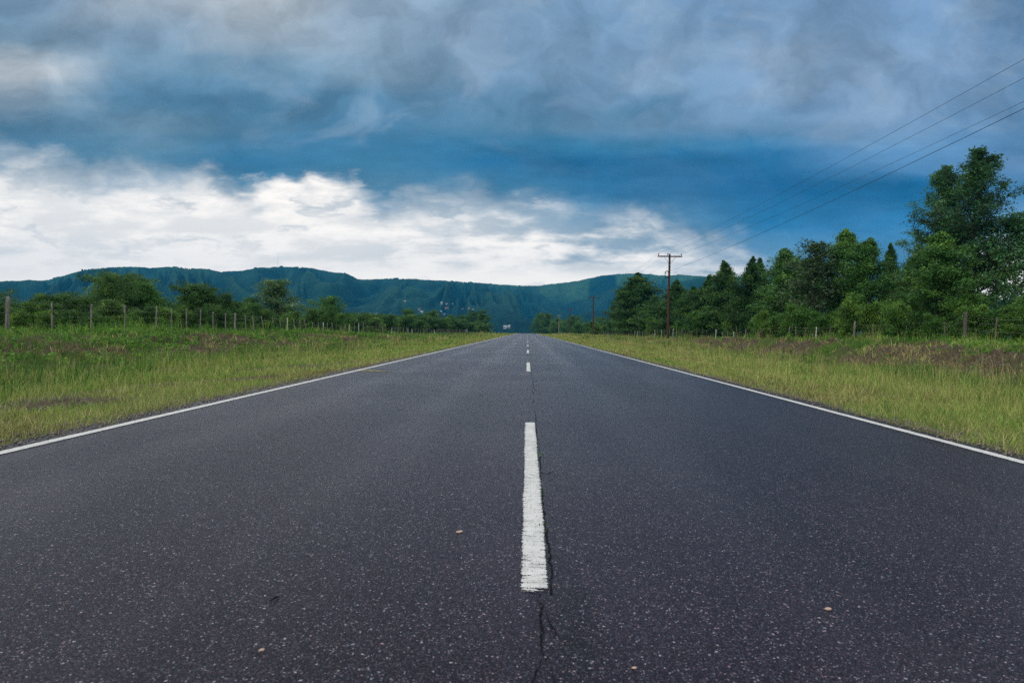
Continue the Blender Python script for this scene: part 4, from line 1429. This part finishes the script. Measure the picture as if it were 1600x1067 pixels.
# soft rounded billows lit a little paler, mostly high on the right
bv = t.vmath('ADD', t.comb(t.math('MULTIPLY', U, 1 / 190), t.math('MULTIPLY', Vv, 1 / 130), 4.), t.vmath('MULTIPLY', wn3, (.9, .9, 0)))
lb = t.lobes(bv, 1.0, 2., .5)
bl = t.math('MULTIPLY', t.mapr(lb, .60, .20), t.math('MULTIPLY', t.mapr(U, 500, 1050, .25, 1.), t.mapr(Vv, 190, 240, 1., .12)))
col = t.mix(t.math('MULTIPLY', bl, .46), col, (.28, .40, .57, 1))
f5 = t.noise(t.vmath('ADD', t.comb(t.math('MULTIPLY', U, 1 / 250), t.math('MULTIPLY', Vv, 1 / 185), 0.), t.vmath('MULTIPLY', wn3, (.8, .7, 0))), 1.7, 6, .56, dim='2D')
kb = t.mapr(Vv, 175, 235)
v = t.math('ADD', t.math('MULTIPLY', kb, t.mapr(f1, .28, .72, .76, 1.22, smooth=False)), t.math('MULTIPLY', t.math('SUBTRACT', 1., kb), t.mapr(f5, .30, .70, .72, 1.18, smooth=False)))
col = t.mix(1., col, t.comb(v, v, v), 'MULTIPLY')
# the bright strip under the deck
bnd = [(0, 252), (60, 262), (130, 272), (200, 276), (260, 286), (345, 286), (395, 282), (440, 272), (490, 274), (550, 278), (600, 306), (660, 316), (720, 318), (790, 312), (840, 328), (900, 336), (980, 352), (1040, 368), (1100, 384), (1160, 406), (1230, 440), (1330, 470), (1460, 450), (1520, 380), (1600, 350)]
bc = t.ramp(t.math('MULTIPLY', t.math('ADD', U, ce(wa2, 40)), 1 / 1600, clamp=True), [(a_ / 1600, (b_ / 500,) * 3) for a_, b_ in bnd], 'LINEAR')
bc = t.math('MULTIPLY', t.sep(bc)[0], 500)
cve = t.comb(t.math('MULTIPLY', U, 1 / 110), t.math('MULTIPLY', Vv, 1 / 70), 5.)
f3 = t.noise(cve, 1.6, 7, .52, dim='2D')
pv_ = t.vmath('ADD', t.comb(t.math('MULTIPLY', U, 1 / 105), t.math('MULTIPLY', Vv, 1 / 62), 8.), t.vmath('MULTIPLY', wn2, (.7, .7, 0)))
puff = t.lobes(pv_, 1.0, 2.5, .5)
dd = t.math('ADD', t.math('ADD', t.math('SUBTRACT', Vv, bc), ce(f3, 46)), t.math('MULTIPLY', t.math('SUBTRACT', .20, puff), 80))
mask = t.mapr(dd, t.mapr(wa, .42, .64, -56, -12), t.mapr(wa, .42, .64, 52, 22))
f4 = t.noise(t.comb(t.math('MULTIPLY', U, 1 / 260), t.math('MULTIPLY', Vv, 1 / 70), 2.), 1.5, 5, .58, dim='2D')
greyness = t.math('MULTIPLY', t.mapr(f4, .38, .64), t.mapr(U, 450, 900, .42, .98))
greyness = t.math('MULTIPLY', greyness, t.mapr(Vv, 440, 400))
greyness = t.math('MULTIPLY', greyness, t.mapr(U, 1440, 1380))
pv2 = t.vmath('ADD', t.comb(t.math('MULTIPLY', U, 1 / 150), t.math('MULTIPLY', Vv, 1 / 58), 3.), t.vmath('MULTIPLY', wn2, (.9, .9, 0)))
puff2 = t.lobes(pv2, 1.0, 2.5, .5)
greyness = t.math('MAXIMUM', greyness, t.math('MULTIPLY', t.mapr(puff2, .30, .58), t.math('MULTIPLY', t.mapr(dd, 30, 130, .95, .35), t.mapr(U, 1440, 1380))))
under = t.math('MULTIPLY', t.mapr(dd, 4, 60, .8, .0), t.mapr(f4, .36, .62, .15, 1.))
greyness = t.math('MAXIMUM', greyness, under)
lightc = t.mix(greyness, (1.38, 1.27, 1.15, 1), t.mix(t.mapr(U, 600, 1000), (.62, .66, .68, 1), (.36, .46, .54, 1)))
front = t.mix(mask, col, lightc)
# overhead and behind the viewer: bright broken overcast
ov = t.noise(dirv, 2.2, 5, .55)
OVER = 1.15
over = t.mix(t.mapr(ov, .3, .7), (.62 * OVER, .70 * OVER, .80 * OVER, 1), (1.0 * OVER, 1.0 * OVER, .98 * OVER, 1))
fb = t.math('MAXIMUM', t.mapr(Vv, -60, -420), t.mapr(dy, .45, .12))
final = t.mix(fb, front, over)
bg2 = t.new('ShaderNodeBackground'); bg2.inputs[1].default_value = 1.0
t.l.new(final, bg2.inputs[0])
mxs = t.new('ShaderNodeMixShader'); mxs.inputs[0].default_value = .97
t.l.new(bg1.outputs[0], mxs.inputs[1]); t.l.new(bg2.outputs[0], mxs.inputs[2])
t.l.new(mxs.outputs[0], wout.inputs[0])
w.cycles.sampling_method = 'MANUAL'
w.cycles.sample_map_resolution = 512

sun_d = bpy.data.lights.new('sun', 'SUN')
sun_d.energy = 1.5
sun_d.angle = R(14)
sun_d.color = (1., .95, .88)
sun = bpy.data.objects.new('sun', sun_d)
COL.objects.link(sun)
sd = Vector((math.sin(SUN_AZ) * math.cos(SUN_EL), math.cos(SUN_AZ) * math.cos(SUN_EL), math.sin(SUN_EL)))
sun.rotation_euler = sd.to_track_quat('Z', 'Y').to_euler()
sun.location = sd * 400

# ----------------------------------------------------------------- render settings
sc.render.engine = 'CYCLES'
sc.view_settings.view_transform = 'Standard'
sc.view_settings.look = 'None'
sc.view_settings.exposure = 0
sc.view_settings.gamma = 1
c = sc.cycles
c.max_bounces = 6
c.diffuse_bounces = 3
c.glossy_bounces = 2
c.transmission_bounces = 4
c.transparent_max_bounces = 12
c.volume_bounces = 0
c.use_denoising = False
c.sample_clamp_indirect = 6
sc.render.resolution_x = 1024
sc.render.resolution_y = 682
